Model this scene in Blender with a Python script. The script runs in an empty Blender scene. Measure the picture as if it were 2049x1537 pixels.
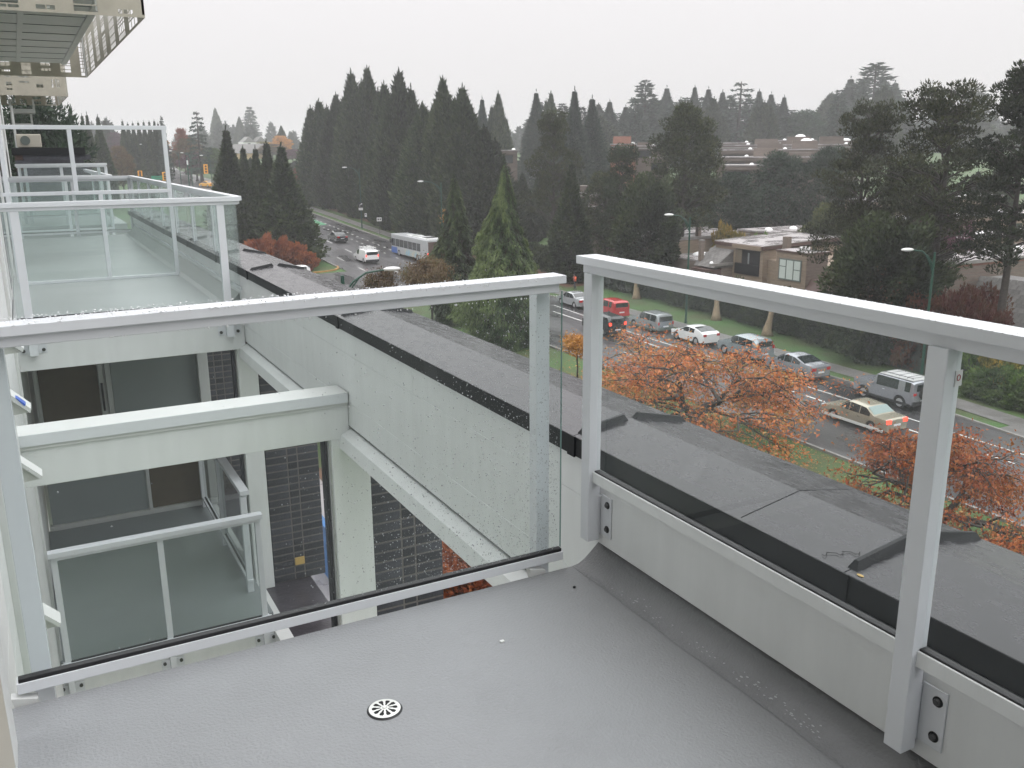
import bpy, bmesh, math, random
import numpy as np
from mathutils import Vector, Matrix
from math import sin, cos, pi, sqrt, radians, hypot, exp
random.seed(7)
S = bpy.context.scene
COL = S.collection

# ---------------------------------------------------------------- camera
H0 = 1.42                      # camera height above the deck
def cam_axes(yaw, pitch, roll):
    fwd = Vector((sin(yaw)*cos(pitch), cos(yaw)*cos(pitch), -sin(pitch)))
    right = Vector((cos(yaw), -sin(yaw), 0)); up = right.cross(fwd)
    r2 = cos(roll)*right + sin(roll)*up; u2 = -sin(roll)*right + cos(roll)*up
    return r2, u2, fwd
_r, _u, _w = cam_axes(radians(28.1), radians(14.6), radians(-.38))
cd = bpy.data.cameras.new('camera'); cam = bpy.data.objects.new('camera', cd); COL.objects.link(cam)
cam.matrix_world = Matrix(((_r.x, _u.x, -_w.x, 0), (_r.y, _u.y, -_w.y, 0), (_r.z, _u.z, -_w.z, H0), (0, 0, 0, 1)))
cd.sensor_width = 36; cd.lens = 1800/2049*36; cd.clip_end = 4000; cd.clip_start = .02
S.camera = cam

# ---------------------------------------------------------------- sky: bright overcast
wd = bpy.data.worlds.new('World'); S.world = wd; wd.use_nodes = True
nt = wd.node_tree; nt.nodes.clear()
N = nt.nodes.new; L = nt.links.new
out = N('ShaderNodeOutputWorld'); bg = N('ShaderNodeBackground'); sky = N('ShaderNodeTexSky')
sky.sky_type = 'NISHITA'; sky.sun_disc = False; sky.sun_elevation = radians(50); sky.sun_rotation = radians(150)
hs = N('ShaderNodeHueSaturation'); hs.inputs['Saturation'].default_value = .15
L(sky.outputs[0], hs.inputs['Color'])
tc = N('ShaderNodeTexCoord'); sp = N('ShaderNodeSeparateXYZ'); L(tc.outputs['Generated'], sp.inputs[0])
cr = N('ShaderNodeValToRGB'); cr.color_ramp.elements[0].position = 0; cr.color_ramp.elements[1].position = 1
cr.color_ramp.elements[0].color = (.73, .712, .725, 1); cr.color_ramp.elements[1].color = (3.9, 3.9, 3.95, 1)
e = cr.color_ramp.elements.new(.07); e.color = (.87, .85, .855, 1); e = cr.color_ramp.elements.new(.16); e.color = (.97, .945, .955, 1)
L(sp.outputs[2], cr.inputs[0])
sc_ = N('ShaderNodeVectorMath'); sc_.operation = 'SCALE'; sc_.inputs[3].default_value = 10; L(cr.outputs[0], sc_.inputs[0])
mx = N('ShaderNodeMix'); mx.data_type = 'RGBA'; mx.inputs[0].default_value = .9
L(hs.outputs[0], mx.inputs[6]); L(sc_.outputs[0], mx.inputs[7])
L(mx.outputs[2], bg.inputs[0]); bg.inputs[1].default_value = .1; L(bg.outputs[0], out.inputs[0])
sd = bpy.data.lights.new('sun', 'SUN'); sd.energy = .5; sd.angle = radians(60); sd.color = (1, .97, .93)
so = bpy.data.objects.new('sun', sd); COL.objects.link(so); so.rotation_euler = (radians(40), 0, radians(-30))
S.view_settings.view_transform = 'Standard'; S.view_settings.look = 'None'; S.view_settings.exposure = 0
S.view_settings.gamma = 1; S.view_settings.use_curve_mapping = False
S.render.engine = 'CYCLES'
S.cycles.transparent_max_bounces = 24; S.cycles.max_bounces = 8; S.cycles.volume_bounces = 1
S.cycles.diffuse_bounces = 3; S.cycles.glossy_bounces = 3

# ---------------------------------------------------------------- ground shape
G = -13.58
def rise(r):
    t = r-108
    if t < -20: return 0
    if t < 20: return .06*(t+20)**2/80
    v = .06*t
    return v if v < 11 else 11+2.5*(1-exp(-(v-11)/2.5))
def gz(x, y): return G+rise(hypot(x, y))
def interp(pts, y):
    if y <= pts[0][0]: return pts[0][1]
    for (a, b), (c, d) in zip(pts, pts[1:]):
        if y <= c: return b+(d-b)*(y-a)/(c-a)
    return pts[-1][1]
XN = [(-60, 34.2), (20, 34.2), (57, 35.3), (110, 34.6), (190, 34), (225, 32), (262, 27.5), (300, 31), (420, 34), (600, 34)]
XF = [(-60, 43.8), (20, 44.3), (27, 44.9), (33, 46.1), (41, 46.5), (76, 47.7), (130, 48.2), (168, 47), (230, 44), (270, 40), (300, 41.5), (420, 43), (600, 43)]
xn = lambda y: interp(XN, y)
xf = lambda y: interp(XF, y)

# ---------------------------------------------------------------- materials
MAT = {}
def newmat(name):
    m = bpy.data.materials.new(name); m.use_nodes = True; m.node_tree.nodes.clear(); MAT[name] = m; return m, m.node_tree
def mat(name, col, rough=.6, metal=0, noise=None, nscale=8, bump=0, bscale=60, spec=.5, col2=None, coords='Object', rnd=0, nrough=None, bdist=.01, coat=0, emit=None, stretch=None):
    """Principled material; noise = strength of value variation or second colour"""
    m, t = newmat(name); n = t.nodes.new; l = t.links.new
    o = n('ShaderNodeOutputMaterial'); p = n('ShaderNodeBsdfPrincipled'); l(p.outputs[0], o.inputs[0])
    p.inputs['Base Color'].default_value = (*col, 1); p.inputs['Roughness'].default_value = rough
    p.inputs['Metallic'].default_value = metal; p.inputs['Specular IOR Level'].default_value = spec
    p.inputs['Coat Weight'].default_value = coat
    if emit: p.inputs['Emission Color'].default_value = (*emit[:3], 1); p.inputs['Emission Strength'].default_value = emit[3]
    tcn = n('ShaderNodeTexCoord'); src = tcn.outputs[coords]
    if stretch:
        mp = n('ShaderNodeMapping'); mp.inputs['Scale'].default_value = stretch; l(src, mp.inputs[0]); src = mp.outputs[0]
    cout = None
    if noise is not None or col2 is not None:
        a = n('ShaderNodeTexNoise'); a.inputs['Scale'].default_value = nscale; a.inputs['Detail'].default_value = 6; a.inputs['Roughness'].default_value = .62
        l(src, a.inputs['Vector'])
        r = n('ShaderNodeValToRGB'); r.color_ramp.elements[0].position = .3; r.color_ramp.elements[1].position = .7
        k = noise or 0
        c2 = col2 or tuple(min(1, c*(1+k)) for c in col); c1 = col if col2 else tuple(c*(1-k) for c in col)
        r.color_ramp.elements[0].color = (*c1, 1); r.color_ramp.elements[1].color = (*c2, 1)
        l(a.outputs['Fac'], r.inputs[0]); cout = r.outputs[0]
        if nrough:
            q = n('ShaderNodeMapRange'); q.inputs[3].default_value = nrough[0]; q.inputs[4].default_value = nrough[1]; q.inputs[1].default_value = .35; q.inputs[2].default_value = .65
            l(a.outputs['Fac'], q.inputs[0]); l(q.outputs[0], p.inputs['Roughness'])
    if rnd:
        oi = n('ShaderNodeObjectInfo'); h = n('ShaderNodeHueSaturation')
        q = n('ShaderNodeMapRange'); q.inputs[3].default_value = 1-rnd; q.inputs[4].default_value = 1+rnd
        l(oi.outputs['Random'], q.inputs[0]); l(q.outputs[0], h.inputs['Value'])
        if cout: l(cout, h.inputs['Color'])
        else: h.inputs['Color'].default_value = (*col, 1)
        cout = h.outputs[0]
    if cout: l(cout, p.inputs['Base Color'])
    if bump:
        b = n('ShaderNodeTexNoise'); b.inputs['Scale'].default_value = bscale; b.inputs['Detail'].default_value = 4; l(src, b.inputs['Vector'])
        bb = n('ShaderNodeBump'); bb.inputs['Strength'].default_value = bump; bb.inputs['Distance'].default_value = bdist
        l(b.outputs['Fac'], bb.inputs['Height']); l(bb.outputs[0], p.inputs['Normal'])
    return m
def leafmat(name, cols, rough=.55):
    m, t = newmat(name); n = t.nodes.new; l = t.links.new
    o = n('ShaderNodeOutputMaterial'); p = n('ShaderNodeBsdfPrincipled'); l(p.outputs[0], o.inputs[0])
    at = n('ShaderNodeAttribute'); at.attribute_name = 'tone'
    r = n('ShaderNodeValToRGB'); r.color_ramp.interpolation = 'LINEAR'
    for i, c in enumerate(cols):
        e = r.color_ramp.elements[i] if i < 2 else r.color_ramp.elements.new(1)
        e.color = (*c, 1)
    for i in range(len(cols)): pass
    els = r.color_ramp.elements
    for i, e in enumerate(sorted(els, key=lambda q: q.position)): pass
    for i, c in enumerate(cols):
        els[i].position = i/(len(cols)-1)
    for i, c in enumerate(cols): els[i].color = (*c, 1)
    l(at.outputs['Fac'], r.inputs[0])
    oi = n('ShaderNodeObjectInfo'); h = n('ShaderNodeHueSaturation'); q = n('ShaderNodeMapRange'); q.inputs[3].default_value = .68; q.inputs[4].default_value = 1.32
    q2 = n('ShaderNodeMapRange'); q2.inputs[1].default_value = 0; q2.inputs[3].default_value = .494; q2.inputs[4].default_value = .504; l(oi.outputs['Random'], q2.inputs[0]); l(q2.outputs[0], h.inputs['Hue'])
    l(oi.outputs['Random'], q.inputs[0]); l(q.outputs[0], h.inputs['Value']); l(r.outputs[0], h.inputs['Color'])
    l(h.outputs[0], p.inputs['Base Color'])
    p.inputs['Roughness'].default_value = rough; p.inputs['Specular IOR Level'].default_value = .3
    tr = n('ShaderNodeBsdfTranslucent'); l(h.outputs[0], tr.inputs[0]); mxs = n('ShaderNodeMixShader'); mxs.inputs[0].default_value = .25
    l(p.outputs[0], mxs.inputs[1]); l(tr.outputs[0], mxs.inputs[2]); l(mxs.outputs[0], o.inputs[0])
    return m
def glassmat(name, tint, refl=.9, milk=.03, milkcol=(.6, .68, .66), rough=.01):
    m, t = newmat(name); n = t.nodes.new; l = t.links.new
    o = n('ShaderNodeOutputMaterial'); tr = n('ShaderNodeBsdfTransparent'); tr.inputs[0].default_value = (*tint, 1)
    g = n('ShaderNodeBsdfGlossy'); g.inputs['Roughness'].default_value = rough; g.inputs[0].default_value = (refl, refl, refl, 1)
    d = n('ShaderNodeBsdfDiffuse'); d.inputs[0].default_value = (*milkcol, 1)
    fr = n('ShaderNodeFresnel'); fr.inputs[0].default_value = 1.38
    a = n('ShaderNodeMixShader'); b = n('ShaderNodeMixShader')
    # faint dirt film on the pane
    tcn = n('ShaderNodeTexCoord'); no = n('ShaderNodeTexNoise'); no.inputs['Scale'].default_value = 2.5; no.inputs['Detail'].default_value = 5; l(tcn.outputs['Object'], no.inputs['Vector'])
    mr = n('ShaderNodeMapRange'); mr.inputs[3].default_value = milk*.4; mr.inputs[4].default_value = milk*1.6; l(no.outputs['Fac'], mr.inputs[0])
    l(mr.outputs[0], a.inputs[0]); l(tr.outputs[0], a.inputs[1]); l(d.outputs[0], a.inputs[2])
    ge = n('ShaderNodeNewGeometry'); inv = n('ShaderNodeMath'); inv.operation = 'SUBTRACT'; inv.inputs[0].default_value = 1; l(ge.outputs['Backfacing'], inv.inputs[1])
    mu = n('ShaderNodeMath'); mu.operation = 'MULTIPLY'; l(fr.outputs[0], mu.inputs[0]); l(inv.outputs[0], mu.inputs[1])
    l(mu.outputs[0], b.inputs[0]); l(a.outputs[0], b.inputs[1]); l(g.outputs[0], b.inputs[2]); l(b.outputs[0], o.inputs[0])
    return m
glassmat('pane', (.960, .978, .974), milk=.014, milkcol=(.62, .66, .65))
glassmat('pane_far', (.945, .968, .962), milk=.07, milkcol=(.62, .68, .665))
mat('edge_glass', (.16, .26, .24), .1)
mat('white_paint', (.67, .69, .72), .25, noise=.03, nscale=3, bump=.05, bscale=150, bdist=.002)
mat('white_wall', (.70, .715, .715), .5, noise=.045, nscale=5, stretch=(1.6, 1.6, .3), bump=.12, bscale=90, bdist=.003)
mat('trim', (.6, .61, .60), .45, noise=.04, nscale=5)
mat('soffit', (.52, .53, .50), .7, noise=.05, nscale=2)
mat('screen', (.40, .37, .31), .5, noise=.12, nscale=3)
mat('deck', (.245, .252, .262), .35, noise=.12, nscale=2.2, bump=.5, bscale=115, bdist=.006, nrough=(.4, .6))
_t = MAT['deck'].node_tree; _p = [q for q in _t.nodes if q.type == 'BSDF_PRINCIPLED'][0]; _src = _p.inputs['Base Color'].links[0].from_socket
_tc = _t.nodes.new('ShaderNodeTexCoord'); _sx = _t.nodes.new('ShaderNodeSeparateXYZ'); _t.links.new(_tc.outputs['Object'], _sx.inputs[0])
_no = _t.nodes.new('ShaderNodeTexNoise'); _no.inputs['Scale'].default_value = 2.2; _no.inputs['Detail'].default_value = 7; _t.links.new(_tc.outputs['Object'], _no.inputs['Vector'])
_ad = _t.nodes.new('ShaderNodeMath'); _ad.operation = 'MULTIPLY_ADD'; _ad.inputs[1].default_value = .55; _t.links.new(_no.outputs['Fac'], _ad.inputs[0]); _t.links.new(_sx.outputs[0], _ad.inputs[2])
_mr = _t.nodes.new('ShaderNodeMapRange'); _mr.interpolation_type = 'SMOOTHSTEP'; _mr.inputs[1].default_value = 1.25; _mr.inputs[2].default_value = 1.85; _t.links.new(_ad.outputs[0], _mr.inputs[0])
_mx = _t.nodes.new('ShaderNodeMix'); _mx.data_type = 'RGBA'; _t.links.new(_mr.outputs[0], _mx.inputs[0]); _t.links.new(_src, _mx.inputs[6]); _mx.inputs[7].default_value = (.20, .203, .208, 1); _t.links.new(_mx.outputs[2], _p.inputs['Base Color'])  # darker towards the gutter: shade put into the deck colour
mat('cove_shade', (.15, .152, .157), .33, noise=.12, nscale=3, bump=.65, bscale=110, bdist=.006)  # cove base colour darkened to stand for the shade below the apron
mat('scuff', (.36, .37, .37), .5)
mat('deck_far', (.34, .36, .36), .3, noise=.12, nscale=.6, bump=.1, bscale=40, bdist=.003)
mat('gasket', (.012, .012, .014), .5)
mat('flashing', (.024, .023, .027), .3, noise=.5, nscale=14, bump=.28, bscale=40, bdist=.004, nrough=(.12, .34), stretch=(1.6, .8, 1))
mat('flash_dark', (.012, .013, .015), .5, spec=.25, noise=.3, nscale=4, bump=.1, bscale=20)
mat('steel', (.62, .62, .6), .3, metal=.8, noise=.08, nscale=30)
mat('bolt', (.10, .10, .10), .4, metal=.7)
mat('hole', (.01, .01, .01), .8)
mat('brick', (.045, .046, .056), .75, noise=.3, nscale=9, bump=.5, bscale=70, rnd=.3)
mat('mortar', (.15, .14, .135), .9, noise=.15, nscale=30)
mat('brown_panel', (.13, .105, .075), .6, noise=.1)
mat('pale_panel', (.30, .33, .33), .35, noise=.06, nscale=2); mat('grey_panel', (.17, .185, .19), .3, noise=.06, nscale=2)
mat('lower_deck', (.20, .22, .225), .35, noise=.1, nscale=1.2)
mat('ledge', (.055, .05, .058), .3, noise=.35, nscale=4, bump=.3, bscale=30)
mat('blue', (.02, .12, .32), .5, noise=.25, nscale=3)
mat('paving', (.24, .22, .225), .45, noise=.12, nscale=1.5, nrough=(.25, .6))
mat('yellow_patch', (.5, .34, .12), .6)
mat('asphalt', (.048, .046, .048), .4, noise=.28, nscale=.35, bump=.25, bscale=25, bdist=.01, nrough=(.2, .55), stretch=(1, .25, 1))
mat('sidewalk', (.125, .118, .115), .5, noise=.15, nscale=.8, nrough=(.3, .6))
mat('kerb', (.20, .19, .18), .55, noise=.2, nscale=2)
mat('kerb_orange', (.32, .17, .05), .6, noise=.3, nscale=2)
mat('line', (.55, .55, .53), .5, noise=.25, nscale=3)
mat('bikegreen', (.06, .22, .11), .5, noise=.3, nscale=.6)
mat('bark', (.035, .028, .024), .8, noise=.4, nscale=6, bump=.6, bscale=20, bdist=.03)
mat('bark_tan', (.23, .17, .11), .8, noise=.25, nscale=5)
mat('lampgreen', (.008, .05, .034), .4)
mat('lamphead', (.6, .6, .6), .35)
mat('tyre', (.012, .012, .013), .7)
mat('rim', (.45, .45, .46), .3, metal=.7)
mat('carglass', (.015, .02, .022), .05, spec=.8)
mat('carglass_light', (.14, .2, .19), .06, spec=.8)
mat('black_plastic', (.02, .02, .022), .5)
mat('red_lens', (.35, .012, .015), .2)
mat('red_lit', (.6, .02, .02), .2, emit=(1, .06, .03, 3.0))
mat('clear_lens', (.7, .7, .72), .1)
mat('plate', (.6, .6, .62), .4)
for nm, c, me in [('silver', (.36, .38, .39), .5), ('silver2', (.30, .31, .34), .5), ('red', (.42, .02, .02), .1), ('white', (.66, .66, .66), 0), ('champagne', (.36, .33, .26), .4), ('black', (.014, .015, .017), .1), ('maroon', (.08, .018, .025), .2), ('taxi', (.62, .31, .03), 0), ('bluegrey', (.27, .31, .33), .4)]:
    mat('paint_'+nm, c, .25, metal=me, coat=.6, noise=.04, nscale=2)
mat('bus_grey', (.34, .35, .36), .35, noise=.05); mat('bus_blue', (.03, .1, .34), .4); mat('bus_ad', (.5, .42, .28), .4, noise=None, col2=(.2, .38, .5), nscale=1.2)
mat('house_wood', (.20, .155, .115), .75, noise=.18, nscale=1.2, stretch=(1, 1, 6)); mat('house_wood2', (.15, .12, .10), .75, noise=.2, nscale=1.2, stretch=(1, 1, 6))
mat('house_trim', (.075, .045, .038), .6); mat('roof_wet', (.26, .24, .24), .22, noise=.35, nscale=.5, nrough=(.08, .5)); mat('shingle', (.12, .115, .11), .7, noise=.25, nscale=4, rnd=.2)
mat('row_wall', (.13, .105, .09), .75, noise=.2, nscale=.6, stretch=(1, 1, 4), rnd=.18); mat('row_brick', (.22, .10, .07), .75, noise=.2, nscale=.8)
mat('curtain', (.42, .47, .44), .7, noise=.12, nscale=9, stretch=(1, 5, .2)); mat('winframe', (.10, .12, .11), .5)
mat('dome', (.7, .7, .7), .3); mat('fence', (.05, .052, .05), .8, noise=.25, nscale=2); mat('yellow_house', (.5, .38, .2), .7)
mat('skin', (.4, .25, .18), .6); mat('hivis', (.7, .13, .06), .6); mat('darkcloth', (.02, .022, .03), .8)
mat('sigyellow', (.75, .33, .03), .5); mat('signwhite', (.6, .6, .6), .5); mat('signblue', (.03, .1, .45), .5); mat('signgreen', (.01, .2, .12), .5)
mat('drop', (.36, .38, .39), .05, spec=1)
mat('bead', (.7, .71, .72), .05, spec=1)
mat('acunit', (.42, .39, .33), .5)
leafmat('cypress', [(.008, .014, .008), (.024, .037, .018), (.058, .074, .034)])
leafmat('cedar', [(.022, .011, .008), (.015, .028, .012), (.038, .060, .022), (.085, .112, .038)])
leafmat('fir', [(.012, .022, .018), (.03, .048, .036), (.05, .07, .05)])
leafmat('pine', [(.012, .015, .007), (.028, .037, .014), (.075, .082, .028)])
leafmat('darkfir', [(.007, .011, .006), (.017, .027, .012), (.044, .060, .022)])
leafmat('roundpine', [(.010, .020, .014), (.022, .044, .024), (.042, .072, .036)])
leafmat('cherry', [(.10, .04, .018), (.30, .075, .028), (.42, .125, .04), (.33, .17, .055), (.09, .09, .033)])
leafmat('cherry_red', [(.12, .035, .015), (.40, .10, .03), (.48, .18, .045), (.24, .10, .03)])
leafmat('goldleaf', [(.30, .13, .03), (.50, .24, .05), (.55, .32, .08)])
leafmat('copper', [(.10, .025, .012), (.20, .05, .02), (.26, .085, .03)])
leafmat('mapleleaf', [(.05, .03, .015), (.10, .06, .03), (.13, .09, .04), (.07, .08, .03)])
leafmat('redshrub', [(.05, .014, .012), (.10, .028, .022), (.08, .04, .02)])
leafmat('purple', [(.045, .018, .03), (.09, .035, .055), (.12, .06, .08)])
leafmat('yellowshrub', [(.07, .08, .02), (.20, .17, .035), (.34, .24, .05)])
leafmat('greenshrub', [(.02, .035, .012), (.05, .09, .025), (.10, .15, .04)])
leafmat('litter', [(.16, .05, .02), (.42, .16, .05), (.5, .30, .10), (.22, .12, .05)])
def grassmat():
    m, t = newmat('grass'); n = t.nodes.new; l = t.links.new
    o = n('ShaderNodeOutputMaterial'); p = n('ShaderNodeBsdfPrincipled'); l(p.outputs[0], o.inputs[0]); p.inputs['Roughness'].default_value = .8
    tcn = n('ShaderNodeTexCoord'); a = n('ShaderNodeTexNoise'); a.inputs['Scale'].default_value = .25; a.inputs['Detail'].default_value = 8; l(tcn.outputs['Object'], a.inputs['Vector'])
    r = n('ShaderNodeValToRGB'); r.color_ramp.elements[0].position = .35; r.color_ramp.elements[0].color = (.045, .058, .016, 1)
    r.color_ramp.elements[1].position = .62; r.color_ramp.elements[1].color = (.038, .092, .017, 1)
    l(a.outputs['Fac'], r.inputs[0]); l(r.outputs[0], p.inputs['Base Color'])
    b = n('ShaderNodeTexNoise'); b.inputs['Scale'].default_value = 14; b.inputs['Detail'].default_value = 5; l(tcn.outputs['Object'], b.inputs['Vector'])
    bb = n('ShaderNodeBump'); bb.inputs['Strength'].default_value = .7; bb.inputs['Distance'].default_value = .06; l(b.outputs['Fac'], bb.inputs['Height']); l(bb.outputs[0], p.inputs['Normal'])
grassmat()
mat('soil', (.05, .033, .022), .85, noise=None, col2=(.11, .05, .025), nscale=1.5, bump=.5, bscale=10)

# ---------------------------------------------------------------- object helpers
LOC = {}
def thing(name, label, cat, loc=(0, 0, 0), group=None, rz=0):
    o = bpy.data.objects.new(name, None); COL.objects.link(o); o.location = loc; o.rotation_euler = (0, 0, rz); o.empty_display_size = .2
    o['label'] = label; o['category'] = cat
    if group: o['group'] = group
    LOC[o.name] = Vector(loc); return o
def tag(o, label=None, cat=None, group=None, kind=None):
    if label: o['label'] = label
    if cat: o['category'] = cat
    if group: o['group'] = group
    if kind: o['kind'] = kind
    return o
class MB:
    def __init__(s): s.v = []; s.f = []
    def add(s, vs, fs):
        k = len(s.v); s.v += [tuple(v) for v in vs]; s.f += [tuple(i+k for i in f) for f in fs]; return s
    def box(s, x0, x1, y0, y1, z0, z1):
        return s.add([(x0, y0, z0), (x1, y0, z0), (x1, y1, z0), (x0, y1, z0), (x0, y0, z1), (x1, y0, z1), (x1, y1, z1), (x0, y1, z1)],
                     [(0, 3, 2, 1), (4, 5, 6, 7), (0, 1, 5, 4), (1, 2, 6, 5), (2, 3, 7, 6), (3, 0, 4, 7)])
    def bbox(s, x0, x1, y0, y1, z0, z1, b=.003):
        bm = bmesh.new(); bmesh.ops.create_cube(bm, size=1)
        for v in bm.verts: v.co = Vector(((x0+x1)/2+v.co.x*(x1-x0), (y0+y1)/2+v.co.y*(y1-y0), (z0+z1)/2+v.co.z*(z1-z0)))
        bmesh.ops.bevel(bm, geom=bm.edges[:], offset=b, segments=2, affect='EDGES', profile=.5)
        bm.verts.index_update(); s.add([v.co for v in bm.verts], [[v.index for v in f.verts] for f in bm.faces]); bm.free(); return s
    def prism(s, poly, axis, a, b):
        """extrude 2D polygon along axis (0,1,2) between a and b; poly in the two other axes in order"""
        n = len(poly)
        def P(p, t):
            q = list(p); q.insert(axis, t); return q
        s.add([P(p, a) for p in poly]+[P(p, b) for p in poly], [tuple(range(n))[::-1], tuple(range(n, 2*n))]+[(i, (i+1) % n, n+(i+1) % n, n+i) for i in range(n)]); return s
    def tube(s, pts, rad, n=8, caps=True):
        pts = [Vector(p) for p in pts]; R = rad if isinstance(rad, (list, tuple)) else [rad]*len(pts); k = len(s.v); up0 = Vector((0, 0, 1))
        for i, p in enumerate(pts):
            d = (pts[min(i+1, len(pts)-1)]-pts[max(i-1, 0)]).normalized()
            a = d.cross(up0 if abs(d.z) < .95 else Vector((1, 0, 0))).normalized(); b = d.cross(a)
            for j in range(n):
                t = 2*pi*j/n; s.v.append(tuple(p+(a*cos(t)+b*sin(t))*R[i]))
        for i in range(len(pts)-1):
            for j in range(n):
                j2 = (j+1) % n; s.f.append((k+i*n+j, k+i*n+j2, k+(i+1)*n+j2, k+(i+1)*n+j))
        if caps: s.f.append(tuple(k+j for j in range(n))[::-1]); s.f.append(tuple(k+(len(pts)-1)*n+j for j in range(n)))
        return s
    def ell(s, c, r, nu=10, nv=6, half=False):
        c = Vector(c); k = len(s.v)
        v0 = 0 if half else -pi/2
        for i in range(nv+1):
            a = v0+(pi/2-v0)*i/nv
            for j in range(nu): s.v.append((c.x+r[0]*cos(a)*cos(2*pi*j/nu), c.y+r[1]*cos(a)*sin(2*pi*j/nu), c.z+r[2]*sin(a)))
        for i in range(nv):
            for j in range(nu): s.f.append((k+i*nu+j, k+i*nu+(j+1) % nu, k+(i+1)*nu+(j+1) % nu, k+(i+1)*nu+j))
        return s
    def mesh(s, name, mt, off=(0, 0, 0), smooth=False):
        me = bpy.data.meshes.new(name); me.from_pydata([(v[0]-off[0], v[1]-off[1], v[2]-off[2]) for v in s.v], [], s.f)
        for m_ in (mt if isinstance(mt, (list, tuple)) else [mt]): me.materials.append(MAT[m_])
        if smooth: me.shade_smooth() if hasattr(me, 'shade_smooth') else None
        me.update(); return me
    def build(s, name, mt, parent=None, smooth=False, local=False):
        off = (0, 0, 0)
        if parent is not None and not local:
            off = Vector((0, 0, 0)); q = parent
            while q is not None: off += Vector(q.location); q = q.parent
        me = s.mesh(name, mt, off, smooth); o = bpy.data.objects.new(name, me); COL.objects.link(o)
        if parent is not None: o.parent = parent
        return o
def B(x0, x1, y0, y1, z0, z1): return MB().box(x0, x1, y0, y1, z0, z1)
def BB(*a, b=.003): return MB().bbox(*a, b=b)
def inst(me, name, parent, loc=(0, 0, 0), rz=0, scale=None):
    o = bpy.data.objects.new(name, me); COL.objects.link(o); o.parent = parent; o.location = loc; o.rotation_euler = (0, 0, rz)
    if scale: o.scale = scale
    return o
def struct(name, mb, mt, smooth=False):
    o = mb.build(name, mt, smooth=smooth); o['kind'] = 'structure'; return o
def copytree(o, parent=None):
    c = o.copy(); COL.objects.link(c); c.parent = parent
    for ch in o.children: copytree(ch, c)
    return c

# ================================================================ TERRAIN, STREET
def sheet(name, xl, xr, ys, dz, mt, nx=1, kind=True):
    mb = MB(); n = nx+1
    for y in ys:
        a, b = xl(y), xr(y)
        for i in range(n):
            x = a+(b-a)*i/nx; mb.v.append((x, y, gz(x, y)+dz))
    for j in range(len(ys)-1):
        for i in range(nx): k = j*n+i; mb.f.append((k, k+1, k+n+1, k+n))
    o = mb.build(name, mt, smooth=True)
    if kind: o['kind'] = 'structure'
    return o
gx = [-900, -500, -250, -120, -60]+list(range(-30, 260, 5))+[300, 400, 600, 900]
gy = [-200, -100, -50]+list(range(-20, 320, 5))+[360, 420, 500, 650, 900]
mb = MB()
for y in gy:
    for x in gx: mb.v.append((x, y, gz(x, y)))
for j in range(len(gy)-1):
    for i in range(len(gx)-1): k = j*len(gx)+i; mb.f.append((k, k+1, k+len(gx)+1, k+len(gx)))
struct('ground', mb, 'grass', smooth=True)
YS = list(range(-60, 330, 5))+[360, 400, 450, 520, 600]
struct_road = sheet('road', xn, xf, YS, .03, 'asphalt', 4)
sheet('side_street', lambda y: -60, lambda y: xn(y)+.0, list(range(88, 109, 4)), .026, 'asphalt', 20)
sheet('cross_street', lambda y: -80, lambda y: 140, [190, 195, 200, 205, 210, 214], .022, 'asphalt', 30)
FY = [y for y in YS if y <= 185]
sheet('sidewalk', lambda y: xf(y)+1.4, lambda y: xf(y)+3.2, FY, .035, 'sidewalk', 1)
sheet('sidewalk_apron', lambda y: xf(y)+.15, lambda y: xf(y)+6.2, [10, 15, 20, 25, 29], .04, 'sidewalk', 1)
sheet('soil_strip', lambda y: xf(y)+4.6, lambda y: xf(y)+14, [85, 90, 95, 100, 105, 110, 115, 120, 130, 140, 150, 160, 170, 185], .03, 'soil', 3)
struct('courtyard_paving', B(-40, 5.5, -12, 46, G-.02, G+.035), 'sidewalk')
sheet('leafy_ground', lambda y: 5.5, lambda y: 17, [4, 8, 12, 18, 24], .04, 'soil', 5)
sheet('leafy_bed', lambda y: 10.8, lambda y: 17, [24, 30, 36, 41], .04, 'soil', 2)
def kerb(name, f, ys, w, h, mt):
    mb = MB()
    for a, b in zip(ys, ys[1:]):
        x0, x1 = f(a), f(b); z0, z1 = gz(x0, a), gz(x1, b)
        mb.add([(x0, a, z0-.05), (x0+w, a, z0-.05), (x1+w, b, z1-.05), (x1, b, z1-.05), (x0, a, z0+h), (x0+w, a, z0+h), (x1+w, b, z1+h), (x1, b, z1+h)],
               [(0, 3, 2, 1), (4, 5, 6, 7), (0, 1, 5, 4), (1, 2, 6, 5), (2, 3, 7, 6), (3, 0, 4, 7)])
    return struct(name, mb, mt)
kerb('kerb_far', lambda y: xf(y), [y for y in YS if y <= 185], .16, .14, 'kerb')
kerb('kerb_near', lambda y: xn(y)-.16, [y for y in YS if y <= 85], .16, .14, 'kerb')
kerb('kerb_island', lambda y: xn(y)-.16, [112, 115, 120, 125, 130, 140, 150, 160, 170, 180], .16, .14, 'kerb')
mb = MB()   # curved orange kerb round the island tip
P = [(xn(112)-.1, 112), (34.2, 110.6), (33.4, 109.6), (32.2, 109.1), (30, 108.9), (24, 108.7)]
for (a, b), (c, d) in zip(P, P[1:]):
    n_ = Vector((-(d-b), c-a, 0)).normalized()*.22
    q = [(a, b), (c, d), (c+n_.x, d+n_.y), (a+n_.x, b+n_.y)]
    mb.add([(x, y, gz(x, y)-.05) for x, y in q]+[(x, y, gz(x, y)+.17) for x, y in q], [(0, 3, 2, 1), (4, 5, 6, 7), (0, 1, 5, 4), (1, 2, 6, 5), (2, 3, 7, 6), (3, 0, 4, 7)])
struct('kerb_island_tip', mb, 'kerb_orange')
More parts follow.
